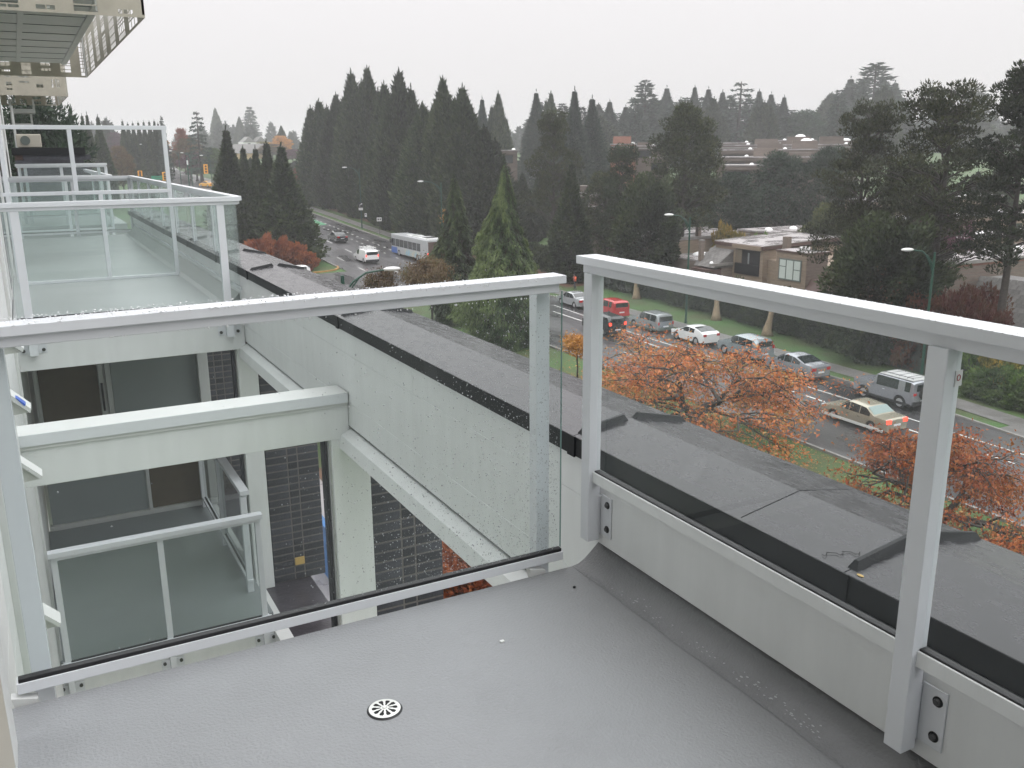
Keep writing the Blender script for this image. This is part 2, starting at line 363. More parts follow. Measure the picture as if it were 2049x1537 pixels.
def dash(name, f, ya, yb, on, off, w=.12, mt='line'):
    mb = MB(); y = ya
    while y < yb:
        y2 = min(y+on, yb); k = max(1, int((y2-y)/6+.99))
        for i in range(k):
            a = y+(y2-y)*i/k; b = y+(y2-y)*(i+1)/k; x0, x1 = f(a), f(b)
            mb.add([(x0, a, gz(x0, a)+.036), (x0+w, a, gz(x0, a)+.036), (x1+w, b, gz(x1, b)+.036), (x1, b, gz(x1, b)+.036)], [(0, 1, 2, 3)])
        y = y2+off
    o = mb.build(name, mt); o['kind'] = 'structure'; return o
ln1 = lambda y: interp([(0, 42.2), (25, 42.6), (36, 43.2), (61, 43.8), (75, 45.3), (110, 45.6), (190, 45)], y)
ln2 = lambda y: interp([(0, 40.6), (30, 41.15), (46, 41.9), (60, 42.6), (71, 43.4), (110, 43.8), (190, 43)], y)
ln3 = lambda y: interp([(0, 38), (25, 38.2), (33, 38.1), (65, 39.4), (110, 39.9), (190, 39.5)], y)
ln4 = lambda y: interp([(95, 36.6), (130, 36.8), (190, 36.6)], y)
dash('parking_line', ln1, 10, 76, 200, 1, .11)
dash('bike_lane_line', ln2, 10, 55, 1.6, .9, .14); dash('bike_lane_line_solid', ln2, 55, 73, 30, 1, .14)
dash('lane_dashes', ln3, 12, 100, 3, 5, .13)
dash('lane_dashes_far', ln4, 98, 190, 3, 6, .14); dash('lane_dashes_mid', ln3, 104, 190, 3, 6, .12)
dash('bike_dashes_a', ln2, 96, 190, .8, 1.5, .16); dash('bike_dashes_b', lambda y: ln2(y)+1.7, 96, 190, .8, 1.5, .16)
sheet('bike_lane_green', lambda y: ln2(y)+.3, lambda y: ln2(y)+1.6, [150, 153, 156, 160], .034, 'bikegreen')
# tar seam snaking along the lanes
dash('tar_seam', lambda y: 41.6+.25*sin(y*.3), 96, 180, 90, 1, .14, 'gasket')

# ================================================================ FOLIAGE
def npobj_mesh(name, V, F, tone, mt, mats2=None):
    me = bpy.data.meshes.new(name); k = F.shape[1]
    me.vertices.add(len(V)); me.vertices.foreach_set('co', V.astype(np.float32).ravel())
    me.loops.add(F.size); me.loops.foreach_set('vertex_index', F.astype(np.int32).ravel())
    me.polygons.add(len(F)); me.polygons.foreach_set('loop_start', np.arange(0, F.size, k, dtype=np.int32))
    me.update(calc_edges=True)
    a = me.attributes.new('tone', 'FLOAT', 'FACE'); a.data.foreach_set('value', np.clip(tone, 0, 1).astype(np.float32))
    me.materials.append(MAT[mt]); me.validate(); return me
def cards(C, D, size, rng, aspect=.5, droop=0.):
    """triangular leaf cards at C, pointing roughly along D"""
    n = len(C); D = D/(np.linalg.norm(D, axis=1, keepdims=True)+1e-9)
    R = rng.normal(size=(n, 3)); side = np.cross(D, R); side /= np.linalg.norm(side, axis=1, keepdims=True)+1e-9
    s = size*rng.uniform(.6, 1.4, (n, 1))
    D = D+np.array([0, 0, -droop])*rng.uniform(.5, 1.5, (n, 1))
    V = np.empty((n*3, 3)); V[0::3] = C-side*s*aspect; V[1::3] = C+side*s*aspect; V[2::3] = C+D*s*1.5
    return V, np.arange(n*3).reshape(n, 3)
def crown_column(seed, H, R, n, size, prof=None, lumps=14, droop=.0, base=.0, up=.6, sparse=.0):
    rng = np.random.default_rng(seed)
    t = rng.beta(1.0, 1.15, n)*(1-base)+base; ph = rng.uniform(0, 2*pi, n)
    if prof is None: prof = lambda t: np.minimum(1, (1-t)/.75)**.8*np.minimum(1, .65+t*3)
    r0 = prof(t)
    # vertical leaders and lumps
    L1 = rng.uniform(0, 2*pi, lumps); T1 = rng.uniform(0, .95, lumps); A1 = rng.uniform(-.28, .3, lumps)
    m = np.zeros(n)
    for a, b, c in zip(L1, T1, A1):
        d = np.angle(np.exp(1j*(ph-a)))
        m += c*np.exp(-(d/.55)**2-((t-b)/.13)**2)
    for _ in range(70):
        a, b, c = rng.uniform(0, 2*pi), rng.uniform(0, 1), rng.uniform(-.16, .2); d = np.angle(np.exp(1j*(ph-a))); m += c*np.exp(-(d/.24)**2-((t-b+.02*np.cos(d*4))/.035)**2)
    fine = .10*np.sin(ph*7+t*21+seed)+.07*np.sin(ph*13-t*47)+.05*np.sin(t*90+ph*3)
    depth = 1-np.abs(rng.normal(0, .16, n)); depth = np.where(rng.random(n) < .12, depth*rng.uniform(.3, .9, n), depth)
    rr = R*np.maximum(.03, r0*(1+m+fine))*depth
    C = np.stack([rr*np.cos(ph), rr*np.sin(ph), t*H], 1)
    D = np.stack([np.cos(ph), np.sin(ph), np.full(n, up)], 1)+rng.normal(0, .45, (n, 3))
    V, F = cards(C, D, size, rng, droop=droop)
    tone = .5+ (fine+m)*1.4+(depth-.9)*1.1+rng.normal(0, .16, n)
    # leader shoot at the very top
    q = 90; tt = rng.uniform(.90, 1.045, q); pr = np.maximum(0, 1.045-tt)*R*.9*rng.uniform(0, 1, q); pa = rng.uniform(0, 2*pi, q)
    V2, F2 = cards(np.stack([pr*np.cos(pa), pr*np.sin(pa), tt*H], 1), np.stack([np.cos(pa)*.35, np.sin(pa)*.35, np.full(q, 1.3)], 1), size*.8, rng, aspect=.22)
    return np.concatenate([V, V2]), np.concatenate([F, F2+len(V)]), np.concatenate([tone, .45+rng.normal(0, .12, q)])
def crown_multi(seed, H, R, n, size, k=5, spread=.5, **kw):
    rng = np.random.default_rng(seed+500); Vs = []; Fs = []; Ts = []; q = 0
    prof = lambda t: np.minimum(1, (1-t)/.62)**.85*np.minimum(1, .7+t*3)
    for i in range(k):
        a = 2*pi*i/k+rng.uniform(-.4, .4); off = R*spread*(rng.uniform(.5, 1) if i else 0); h = H*(1 if i == 0 else rng.uniform(.72, .95)); r = R*(.72 if i == 0 else rng.uniform(.45, .6))
        V, F, T = crown_column(seed*7+i, h, r, int(n*r*h/(R*H)/2.2), size, prof=prof, lumps=18, up=1.5)
        V = V+np.array([off*cos(a), off*sin(a), 0]); Vs.append(V); Fs.append(F+q); Ts.append(T); q += len(V)
        # feathery twigs breaking the outline
        m = n//(k*9); t = rng.uniform(.1, .99, m); ph = rng.uniform(0, 2*pi, m); rr = r*prof(t)*rng.uniform(1.0, 1.22, m)
        C = np.stack([rr*np.cos(ph)+off*cos(a), rr*np.sin(ph)+off*sin(a), t*h+rng.uniform(0, .5, m)], 1)
        V, F = cards(C, np.stack([np.cos(ph)*.6, np.sin(ph)*.6, np.full(m, 1.4)], 1)+rng.normal(0, .3, (m, 3)), size*1.5, rng, aspect=.28); Vs.append(V); Fs.append(F+q); Ts.append(.55+rng.normal(0, .15, m)); q += len(V)
    return np.concatenate(Vs), np.concatenate(Fs), np.concatenate(Ts)
def crown_whorls(seed, H, R, size, levels, per, cn, z0=.08, droopb=.25, prof=None, jag=.35, upturn=.0):
    rng = np.random.default_rng(seed); Cs = []; Ds = []; Ts = []
    prof = prof or (lambda t: (1-t)**.85*min(1, .5+t*4))
    segs = []
    for i in range(levels):
        t = z0+(1-z0)*(i+rng.uniform(-.3, .3))/levels; t = min(max(t, z0), .99)
        k = max(3, int(per*(1-t*.5)))
        for j in range(k):
            a = 2*pi*(j+rng.uniform(-.35, .35))/k+i*1.7; Ln = R*prof(t)*(1+rng.uniform(-jag, jag*.7)); Ln = max(Ln, .25*size*3)
            m = max(4, int(cn*Ln/R)); s = rng.uniform(.12, 1, m)**.75
            dz = -droopb*Ln*s**1.3+upturn*Ln*s**3
            w = rng.normal(0, .10, m)*Ln*(1.15-s)
            x = Ln*s*cos(a)-w*sin(a); y = Ln*s*sin(a)+w*cos(a); z = t*H+dz+rng.normal(0, .03*R, m)
            Cs.append(np.stack([x, y, z], 1)); Ds.append(np.tile([cos(a), sin(a), .15], (m, 1))+rng.normal(0, .55, (m, 3)))
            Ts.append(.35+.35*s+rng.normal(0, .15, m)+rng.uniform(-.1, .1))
            segs.append(((0, 0, t*H), (Ln*.8*cos(a), Ln*.8*sin(a), t*H-droopb*Ln*.7)))
    C = np.concatenate(Cs); D = np.concatenate(Ds); T = np.concatenate(Ts)
    V, F = cards(C, D, size, rng); return V, F, T, segs
def trunk_mb(H, r, lean=(0, 0), n=8, segs=(), br=.05, split=None):
    pts = []
    for i in range(9):
        t = i/8; pts.append((lean[0]*t*t+.02*H*sin(t*5)*(.4 if split else .15), lean[1]*t*t, H*t))
    mb = MB().tube(pts, [r*(1-.85*i/8)+(.35*r if i == 0 else 0) for i in range(9)], n)
    for a, b in segs:
        a, b = Vector(a), Vector(b); mid = (a+b)/2+Vector((0, 0, .06*(b-a).length))
        mb.tube([a, mid, b], [br, br*.7, br*.25], 4, caps=False)
    return mb
VAR = {}
def addvar(key, H, R, crown, cmat, trunk):
    V, F, T = crown
    VAR[key] = (H, R, npobj_mesh('crown', V, F, T, cmat), trunk.mesh('trunk', 'bark', smooth=True))
def tree(key, name, label, x, y, H, W, group=None, cat='tree', rz=None, lx=1.0, cm=None, z=None):
    h0, r0, cmh, tmh = VAR[key]
    o = thing(name, label, cat, (x, y, gz(x, y)-.05 if z is None else z), group, rz if rz is not None else random.uniform(0, 6.28))
    s = W/2/r0; o.scale = (s, s*lx, H/h0)
    if cm:
        cmh = VAR.setdefault(('m', key, cm), None) or VAR.__setitem__(('m', key, cm), cmh.copy()) or VAR[('m', key, cm)]
        cmh.materials.clear(); cmh.materials.append(MAT[cm])
    inst(cmh, 'crown', o); inst(tmh, 'trunk', o)
    return o
for i in range(4):
    addvar('col%d' % i, 20, 3.4, crown_multi(10+i, 20, 3.4, 30000, .27, k=5), 'cypress', trunk_mb(14, .3))
for i in range(3):
    V, F, T = crown_column(130+i, 26, 6.2, 30000, .30, prof=lambda t: ((1-t)**1.1*(1.1-.26*((t*[21, 17, 24][i]) % 1))+.001), lumps=30, up=.5, droop=.1)
    rng = np.random.default_rng(140+i); m = 2600; t = rng.uniform(.05, .99, m); ph = rng.uniform(0, 2*pi, m); rr = 6.2*((1-t)**1.1)*rng.uniform(.95, 1.4, m)+.02
    V2, F2 = cards(np.stack([rr*np.cos(ph), rr*np.sin(ph), t*26], 1), np.stack([np.cos(ph), np.sin(ph), np.full(m, .6)], 1)+rng.normal(0, .25, (m, 3)), .42, rng, aspect=.22)
    addvar('cone%d' % i, 26, 6.2, (np.concatenate([V, V2]), np.concatenate([F, F2+len(V)]), np.concatenate([T, .5+rng.normal(0, .15, m)])), 'fir', trunk_mb(19, .25))
for i in range(2):
    addvar('spire%d' % i, 15, 1.8, crown_column(30+i, 15, 1.8, 14000, .2, prof=lambda t: np.minimum(1, (1-t)/.62)**1.25*np.minimum(1, .75+t*3)+.01, lumps=18, up=1.4), 'darkfir', trunk_mb(12, .18))
pf = lambda t: (np.minimum(1, ((1-t)/.8))**.95*np.minimum(1, .7+t*2.5)+.01)
addvar('cedar0', 13.5, 3.3, crown_column(41, 13.5, 3.3, 60000, .125, prof=pf, lumps=70, droop=1.1, up=.3), 'cedar', trunk_mb(12, .25))
addvar('cedar1', 12.3, 2.3, crown_column(42, 12.3, 2.3, 42000, .125, prof=pf, lumps=50, droop=1.1, up=.3), 'cedar', trunk_mb(11, .2))
for i in range(3):
    a = crown_whorls(50+i, 22, 4.2, .36, 34, 10, 62, z0=.03, droopb=[.15, .3, .1][i], jag=.35, upturn=.1, prof=lambda t: (1-t)**.7*min(1, .6+t*3)+.03)
    addvar('fir%d' % i, 22, 4.2, a[:3], 'fir', trunk_mb(21.5, .3, segs=a[3][::3], br=.05))
for i in range(2):
    a = crown_whorls(60+i, 20, 3.0, .34, 36, 10, 56, z0=.02, droopb=.2, jag=.3, prof=lambda t: (1-t)**.65*min(1, .7+t*3)+.03)
    addvar('firn%d' % i, 20, 3.0, a[:3], 'fir', trunk_mb(19.5, .25, segs=a[3][::3], br=.04))
a = crown_whorls(70, 17, 4.4, .3, 15, 8, 70, z0=.18, droopb=.32, jag=.45, upturn=.12, prof=lambda t: (1-t)**.6*min(1, .7+t))
addvar('deodar', 17, 4.4, a[:3], 'fir', trunk_mb(16.7, .4, segs=a[3], br=.07))
def clumpcrown(seed, H, z0, R, nl, cr, nn, size, prof, flat=.6, lean=(0, 0), up=.5, gaps=1.0):
    """pine-like crown of tufts at limb ends; returns crown and limbs"""
    rng = np.random.default_rng(seed); Cs = []; Ds = []; Ts = []; segs = []
    for i in range(nl):
        t = rng.uniform(0, 1)**.9; z = H*(z0+(1-z0)*t); a = rng.uniform(0, 2*pi)
        Rt = R*prof(t); rr = Rt*sqrt(rng.uniform(.12, 1)); lx, ly = lean[0]*(z/H)**2, lean[1]*(z/H)**2
        c = np.array([rr*cos(a)+lx, rr*sin(a)+ly, z+rng.uniform(-.02, .04)*H]); q = cr*rng.uniform(.6, 1.35)
        m = int(nn*(q/cr)**2); P = rng.normal(size=(m, 3)); P /= np.linalg.norm(P, axis=1, keepdims=True); rad = rng.uniform(.35, 1, (m, 1))**.5
        Cs.append(c+P*rad*np.array([q, q, q*flat])); Ds.append(P*.8+np.array([0, 0, up])+rng.normal(0, .3, (m, 3)))
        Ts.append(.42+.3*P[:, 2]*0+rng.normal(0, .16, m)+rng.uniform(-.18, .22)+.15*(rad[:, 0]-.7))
        if i % 2 == 0: segs.append(((lean[0]*(max(0, z-rr*.5)/H)**2, lean[1]*(max(0, z-rr*.5)/H)**2, max(z-rr*.5, H*z0*.8)), tuple(c)))
    C = np.concatenate(Cs); V, F = cards(C, np.concatenate(Ds), size, rng, aspect=.32); return V, F, np.concatenate(Ts), segs
a = clumpcrown(80, 18.8, .33, 4.2, 230, .85, 130, .2, lambda t: [sin(pi*min(1, .25+t*.75))**.6][0]*(1 if t < .8 else 1-(t-.8)*2.2))
addvar('pine0', 18.8, 4.2, a[:3], 'pine', trunk_mb(17.5, .3, segs=a[3], br=.07, split=1))
a = clumpcrown(81, 20, .36, 4.3, 270, .58, 84, .15, lambda t: 1.2*(1-.66*t**1.6)*(.74+.26*sin(t*15)), up=1.2)
addvar('pine1', 20, 4.3, a[:3], 'pine', trunk_mb(19, .32, segs=a[3], br=.07, split=1, lean=(.8, 0)))
a = clumpcrown(82, 20, .40, 2.6, 190, .45, 90, .15, lambda t: 1.1*(1-.6*t)*(.7+.3*sin(t*23)), up=1.0)
addvar('pine2', 20, 2.6, a[:3], 'darkfir', trunk_mb(19.3, .25, segs=a[3], br=.06, split=1, lean=(1.0, .3)))
a = clumpcrown(83, 12.8, .25, 3.4, 120, 1.0, 130, .2, lambda t: sin(pi*min(1, .3+t*.68))**.7, flat=.7)
addvar('round0', 12.8, 3.4, a[:3], 'roundpine', trunk_mb(10.5, .25, segs=a[3], br=.09, split=1))
a = clumpcrown(84, 11, .3, 3.4, 110, .9, 120, .22, lambda t: sin(pi*min(1, .25+t*.7))**.6, flat=.6)
addvar('decid0', 11, 3.4, a[:3], 'purple', trunk_mb(8, .22, segs=a[3], br=.08, split=1))
def blob(seed, H, R, n, size, mt, key):
    rng = np.random.default_rng(seed); P = rng.normal(size=(n, 3)); P /= np.linalg.norm(P, axis=1, keepdims=True)
    w = 1+.16*np.sin(P[:, 0]*5+seed)+.14*np.sin(P[:, 1]*7+P[:, 2]*6)+.1*np.sin(P[:, 2]*11+P[:, 0]*9)
    d = 1-np.abs(rng.normal(0, .14, n)); C = P*(w*d)[:, None]*np.array([R, R, H*.5])+np.array([0, 0, H*.5])
    V, F = cards(C, P+rng.normal(0, .5, (n, 3))+np.array([0, 0, .4]), size, rng)
    addvar(key, H, R, (V, F, .45+(w-1)*1.5+rng.normal(0, .18, n)), mt, MB().tube([(0, 0, 0), (0, 0, H*.4)], [.12, .06], 6))
blob(90, 9, 3.3, 24000, .18, 'darkfir', 'bigbush'); blob(91, 2, 1.4, 4500, .12, 'greenshrub', 'shrub'); blob(92, 3.5, 2.2, 7000, .14, 'redshrub', 'shrubr')
blob(93, 3, 1.6, 6000, .1, 'mapleleaf', 'crownsmall')

ORD = ['first', 'second', 'third', 'fourth', 'fifth', 'sixth', 'seventh', 'eighth', 'ninth', 'tenth', 'eleventh', 'twelfth', 'thirteenth', 'fourteenth', 'fifteenth', 'sixteenth', 'seventeenth', 'eighteenth', 'nineteenth', 'twentieth', 'twenty-first', 'twenty-second', 'twenty-third', 'twenty-fourth', 'twenty-fifth', 'twenty-sixth', 'twenty-seventh', 'twenty-eighth', 'twenty-ninth', 'thirtieth', 'thirty-first', 'thirty-second', 'thirty-third', 'thirty-fourth', 'thirty-fifth', 'thirty-sixth', 'thirty-seventh', 'thirty-eighth', 'thirty-ninth', 'fortieth', 'forty-first', 'forty-second', 'forty-third', 'forty-fourth', 'forty-fifth', 'forty-sixth', 'forty-seventh', 'forty-eighth', 'forty-ninth']
# --- individual trees: key, name, label, x, y, H, W, colour group
R1 = 'dense dark cypresses in the row beside the street'
row = [('col0', 52.9, 177.3, 19.3, 8.0, 'far left end of the tall dark conifer wall, with a rounded shoulder'),
 ('col1', 54.5, 171.5, 20.4, 7.6, 'second conifer from the far left end of the dark tree wall'),
 ('col2', 54.8, 163.0, 24.2, 8.0, 'tall spire-topped conifer at the left peak of the dark tree wall'),
 ('col3', 55.2, 155.5, 24.6, 8.0, 'tallest bushy conifer in the left peak of the dark tree wall'),
 ('col0', 54.3, 145.2, 22.1, 8.2, 'conifer in the dip just left of the right peak of the tree wall'),
 ('col1', 54.8, 139.6, 23.9, 8.4, 'full dark conifer forming the right peak of the tree wall'),
 ('col2', 54.2, 129.1, 19.2, 8.6, 'lower dark conifer behind the bus roof in the tree wall'),
 ('col3', 55.0, 123.3, 22.6, 7.4, 'narrow pointed conifer standing above the roadside lamp head'),
 ('col0', 55.4, 117.7, 21.5, 8.4, 'bushy twin-topped conifer at the right end of the tree wall'),
 ('col1', 56.3, 113.0, 16.5, 8.0, 'shorter dark conifer closing the right end of the tree wall'),
 ('col2', 59.5, 150.0, 20, 9, 'conifer filling behind the middle of the dark tree wall'),
 ('col3', 59.5, 134.0, 18, 9, 'conifer filling behind the right half of the dark tree wall')]
for k, x, y, h, w_, lb in row: tree(k, 'cypress_tree', lb, x, y, h, w_*1.28, R1)
R2 = 'hazy conifers on the skyline behind the row houses'
for k, x, y, h, w_, lb in [
 ('cone1', 88.9, 179.1, 19.7, 8.5, 'slim hazy conifer just right of the dark tree wall'),
 ('col2', 92.0, 177.6, 20.6, 7.4, 'broad hazy cone-shaped conifer right of the dark tree wall'),
 ('cone2', 104.0, 182.4, 20.9, 10.5, 'hazy pointed conifer above the large near cedar'),
 ('col3', 109.4, 185.1, 20.6, 7.2, 'rounded hazy conifer right of the sky gap over the near cedar'),
 ('cone0', 90.1, 144.1, 21.2, 10, 'grey green conifer above the first tan roof, tallest of its pair'),
 ('cone1', 95.5, 146.6, 19.8, 11, 'ragged grey green conifer right beside the taller of the pair')]:
    tree(k, 'conifer_tree', lb, x, y, h, w_, R2)
def dirpos(px, r):
    d = _w+_r*((px-1024.5)/1800)-_u*((309-768.5)/1800); k = r/hypot(d.x, d.y); return d.x*k, d.y*k
def htop(px, yt, x, y):
    d = _w+_r*((px-1024.5)/1800)-_u*((yt-768.5)/1800); return H0+d.z*hypot(x, y)/hypot(d.x, d.y)-gz(x, y)
SK = [(1218, 205, 50, 175, 'cone1', 'pointed conifer over the brick-red row house'), (1250, 215, 50, 180, 'cone1', 'feathery conifer left of the layered spire on the skyline'),
 (1288, 158, 62, 185, 'fir0', 'tall layered spire standing highest above the middle skyline'), (1330, 178, 52, 190, 'cone2', 'conifer right beside the tall layered spire'),
 (1358, 200, 44, 185, 'cone0', 'low conifer behind the left side of the big round pine'), (1385, 176, 40, 190, 'cone1', 'thin spire rising behind the big round pine'),
 (1412, 180, 46, 188, 'cone2', 'conifer behind the right shoulder of the big round pine'), (1440, 186, 46, 186, 'cone0', 'conifer two places left of the wide-armed fir'),
 (1475, 160, 70, 185, 'deodar', 'wide-armed fir with open layered branches on the skyline'), (1512, 184, 44, 190, 'cone1', 'conifer just right of the wide-armed fir'),
 (1536, 190, 44, 188, 'cone2', 'second conifer right of the wide-armed fir'), (1562, 196, 40, 186, 'cone0', 'last tall conifer before the skyline steps down'),
 (1606, 224, 44, 180, 'round0', 'small round-headed conifer alone in the skyline gap'), (1655, 190, 60, 215, 'col0', 'misty conifer at the left foot of the distant tall group'),
 (1690, 160, 60, 225, 'cone2', 'misty conifer left of the tallest distant tree'), (1738, 124, 96, 225, 'fir0', 'tallest misty fir with stepped layered branches'),
 (1778, 168, 56, 225, 'cone0', 'misty conifer right of the tallest distant tree'), (1942, 172, 56, 250, 'fir2', 'faint grey fir between the two big right-hand pines'),
 (1925, 215, 70, 240, 'col1', 'faint grey tree below the fir between the right-hand pines'), (1200, 235, 70, 165, 'col3', 'dark rounded conifer at the left end of the row house roofs')]
for px, yt, wp, r, k, lb in SK:
    r *= 1.5
    x, y = dirpos(px, r); tree(k, 'conifer_tree', lb, x, y, htop(px, yt, x, y), wp*r*1.85/1800, R2)
XS = [(1196, 212), (1234, 222), (1269, 200), (1306, 196), (1345, 205), (1371, 192), (1399, 196), (1424, 200), (1456, 188), (1494, 196), (1524, 204), (1549, 208), (1578, 216), (1590, 232), (1632, 236), (1670, 182), (1712, 160), (1758, 170), (1796, 196), (1080, 206), (1125, 205), (1165, 208)]
for i, (px, yt) in enumerate(sorted(XS)):
    r = 255+(i*37 % 60); x, y = dirpos(px, r)
    tree(['firn0', 'firn1', 'fir1', 'col2', 'firn0', 'fir2', 'col0'][i % 7], 'conifer_tree', '%s from the left among the lower ragged conifers of the misty skyline' % ORD[i].capitalize().lower(), x, y, htop(px, yt+(i*13 % 9)-4, x, y), (58+(i*29 % 26))*r*1.15/1800, R2)
FILL = [(1085, 430, 60, 140), (1112, 425, 60, 148), (1062, 437, 50, 136), (2002, 335, 90, 150), (1962, 345, 70, 142), (448, 300, 60, 210), (470, 312, 60, 190), (500, 318, 60, 185), (535, 320, 60, 190), (560, 318, 60, 230), (590, 322, 50, 260), (35, 250, 80, 120), (985, 335, 80, 140), (1010, 345, 60, 150), (1045, 350, 70, 140), (1065, 240, 60, 190), (1130, 250, 70, 185), (1300, 235, 80, 200), (1350, 245, 80, 200), (1420, 240, 80, 200), (1500, 240, 80, 200), (1555, 245, 70, 200), (1620, 262, 60, 205), (1670, 240, 70, 230), (1720, 235, 80, 235), (1780, 245, 80, 235), (1240, 250, 70, 190), (960, 250, 60, 210), (1000, 270, 70, 185), (1110, 285, 80, 175), (1170, 280, 80, 170), (1650, 285, 70, 240), (1700, 290, 80, 245), (1850, 262, 90, 250), (1900, 258, 90, 260), (1960, 255, 90, 255), (2010, 250, 90, 260), (2080, 240, 100, 250), (1090, 330, 80, 150), (1160, 335, 70, 148), (1190, 360, 60, 140)]
for i, (px, yt, wp, r) in enumerate(FILL):
    r *= 1.5 if (yt < 290 and px > 900 and r > 165) else 1
    x, y = dirpos(px, r); tree('col%d' % (i % 4), 'conifer_tree', 'rounded low conifer filling in under the skyline, %s from the left' % ORD[sorted(q[0] for q in FILL).index(px)], x, y, htop(px, yt, x, y), wp*r*.9/1800, 'fill conifers under the skyline')
# left and centre distance
for px, yt, wp, r, k, nm, lb in [
 (75, 203, 230, 75, 'round0', 'conifer_tree', 'big dark conifer behind the brick roof block at far left'),
 (150, 221, 44, 215, 'spire0', 'conifer_tree', 'lone slim spire left of the two narrow cypresses'),
 (173, 235, 34, 190, 'spire1', 'conifer_tree', 'left one of the narrow twin-topped cypresses'), (183, 233, 34, 190, 'spire0', 'conifer_tree', 'right one of the narrow twin-topped cypresses'),
 (204, 237, 44, 188, 'spire1', 'conifer_tree', 'narrow dark cypress right of the twin-topped pair'), (217, 243, 34, 330, 'col0', 'conifer_tree', 'faint grey conifer behind the narrow dark cypresses'),
 (330, 232, 30, 240, 'fir2', 'conifer_tree', 'pointed spire at the right end of the clipped spiky tree block'),
 (400, 219, 72, 235, 'deodar', 'cedar_tree', 'wide drooping cedar with tiered arms behind the traffic signal'),
 (438, 219, 38, 520, 'col2', 'conifer_tree', 'pale misty rounded conifer right of the drooping cedar'),
 (484, 236, 34, 500, 'col3', 'conifer_tree', 'pale misty conifer, left of the pair over the gabled house'), (506, 212, 60, 520, 'fir1', 'conifer_tree', 'pale misty fir, taller of the pair over the gabled house'),
 (566, 253, 34, 360, 'col0', 'conifer_tree', 'grey rounded conifer behind the yellow-leaved branches'), (584, 262, 26, 460, 'firn0', 'conifer_tree', 'very faint conifer at the edge of the dark tree wall')]:
    x, y = dirpos(px, r); tree(k, nm, lb, x, y, htop(px, yt, x, y), wp*r*.9/1800)
for i, px in enumerate([252, 262, 272, 283, 294, 305, 315, 322]):
    x, y = dirpos(px, 250+i % 2*4); tree('spire%d' % (i % 2), 'conifer_tree', '%s close-set spiky cypress from the left in the flat-topped block' % ORD[i], x, y, htop(px, 244+(i*5 % 6), x, y), 26*250*.9/1800, 'flat-topped block of cypresses')
for px, yt, wp, r, cm, lb in [
 (240, 298, 48, 205, 'mapleleaf', 'brownish half-bare tree left of the distant road'), (262, 282, 60, 300, 'purple', 'purple-leaved tree at the left verge of the distant road'),
 (232, 268, 50, 330, 'purple', 'dull purple tree behind the half-bare tree'), (305, 290, 60, 290, 'purple', 'purple tree over the middle of the distant road'),
 (345, 300, 60, 270, 'purple', 'purple tree behind the signal pole on the right verge'), (368, 262, 36, 262, 'copper', 'orange-brown tree left of the drooping cedar'),
 (378, 282, 60, 250, 'mapleleaf', 'rust-tinted tree in front of the drooping cedar'), (390, 308, 70, 242, 'purple', 'dark plum tree below the drooping cedar'),
 (425, 300, 50, 240, 'greenshrub', 'dull green tree right below the drooping cedar'), (320, 272, 40, 275, 'goldleaf', 'tawny tree in front of the flat-topped cypress block'),
 (565, 274, 44, 340, 'goldleaf', 'yellow-leaved tree far off beside the dark tree wall'), (545, 290, 60, 330, 'mapleleaf', 'brown tree under the yellow leaves by the tree wall'),
 (585, 300, 40, 300, 'purple', 'reddish tree at the left foot of the tree wall'), (530, 285, 40, 350, 'yellowshrub', 'pale yellow tree right of the yellow house'), (600, 330, 30, 215, 'copper', 'rust-red shrub at the far corner of the tree wall')]:
    x, y = dirpos(px, r); tree('decid0', 'broadleaf_tree', lb, x, y, htop(px, yt, x, y), wp*r*.9/1800, cm=cm)
# island cedars left of the street
for k, x, y, h, w_, lb in [('spire0', 24.2, 122.6, 16.4, 4.6, 'leftmost pointed cedar of the clump on the grass island'), ('spire1', 27.1, 127, 13.9, 3.6, 'thin cedar second from left in the island clump'),
 ('spire0', 27.6, 122.0, 14.1, 3.4, 'middle cedar of the island clump, slightly hidden'), ('spire1', 28.3, 118.7, 14.9, 4.0, 'fourth cedar from the left in the island clump'),
 ('spire0', 29.6, 116.6, 14.6, 5.2, 'tallest-looking cedar towards the right of the island clump'), ('spire1', 31.0, 118.0, 11.4, 3.8, 'widest cedar at the right edge of the island clump, nearest the road'), ('spire0', 31.8, 119.5, 6.0, 2.8, 'low bushy cedar skirt beside the road on the island')]:
    tree(k, 'cedar_tree', lb, x, y, h, w_*1.3, 'clump of cedars on the grass island')
for i, (x, y, w_) in enumerate([(25.5, 112.5, 4), (27.5, 112.3, 3.6), (29.2, 112.0, 3.4), (30.6, 111.4, 2.6)]):
    tree('shrub', 'hedge_bush', 'coppery beech hedge bush below the island cedars, %s' % ['leftmost', 'second from left', 'second from right', 'rightmost and lowest'][i], x, y, [4.2, 3.8, 3.3, 2.2][i], w_, 'coppery hedge bushes on the island', 'bush', cm='copper')
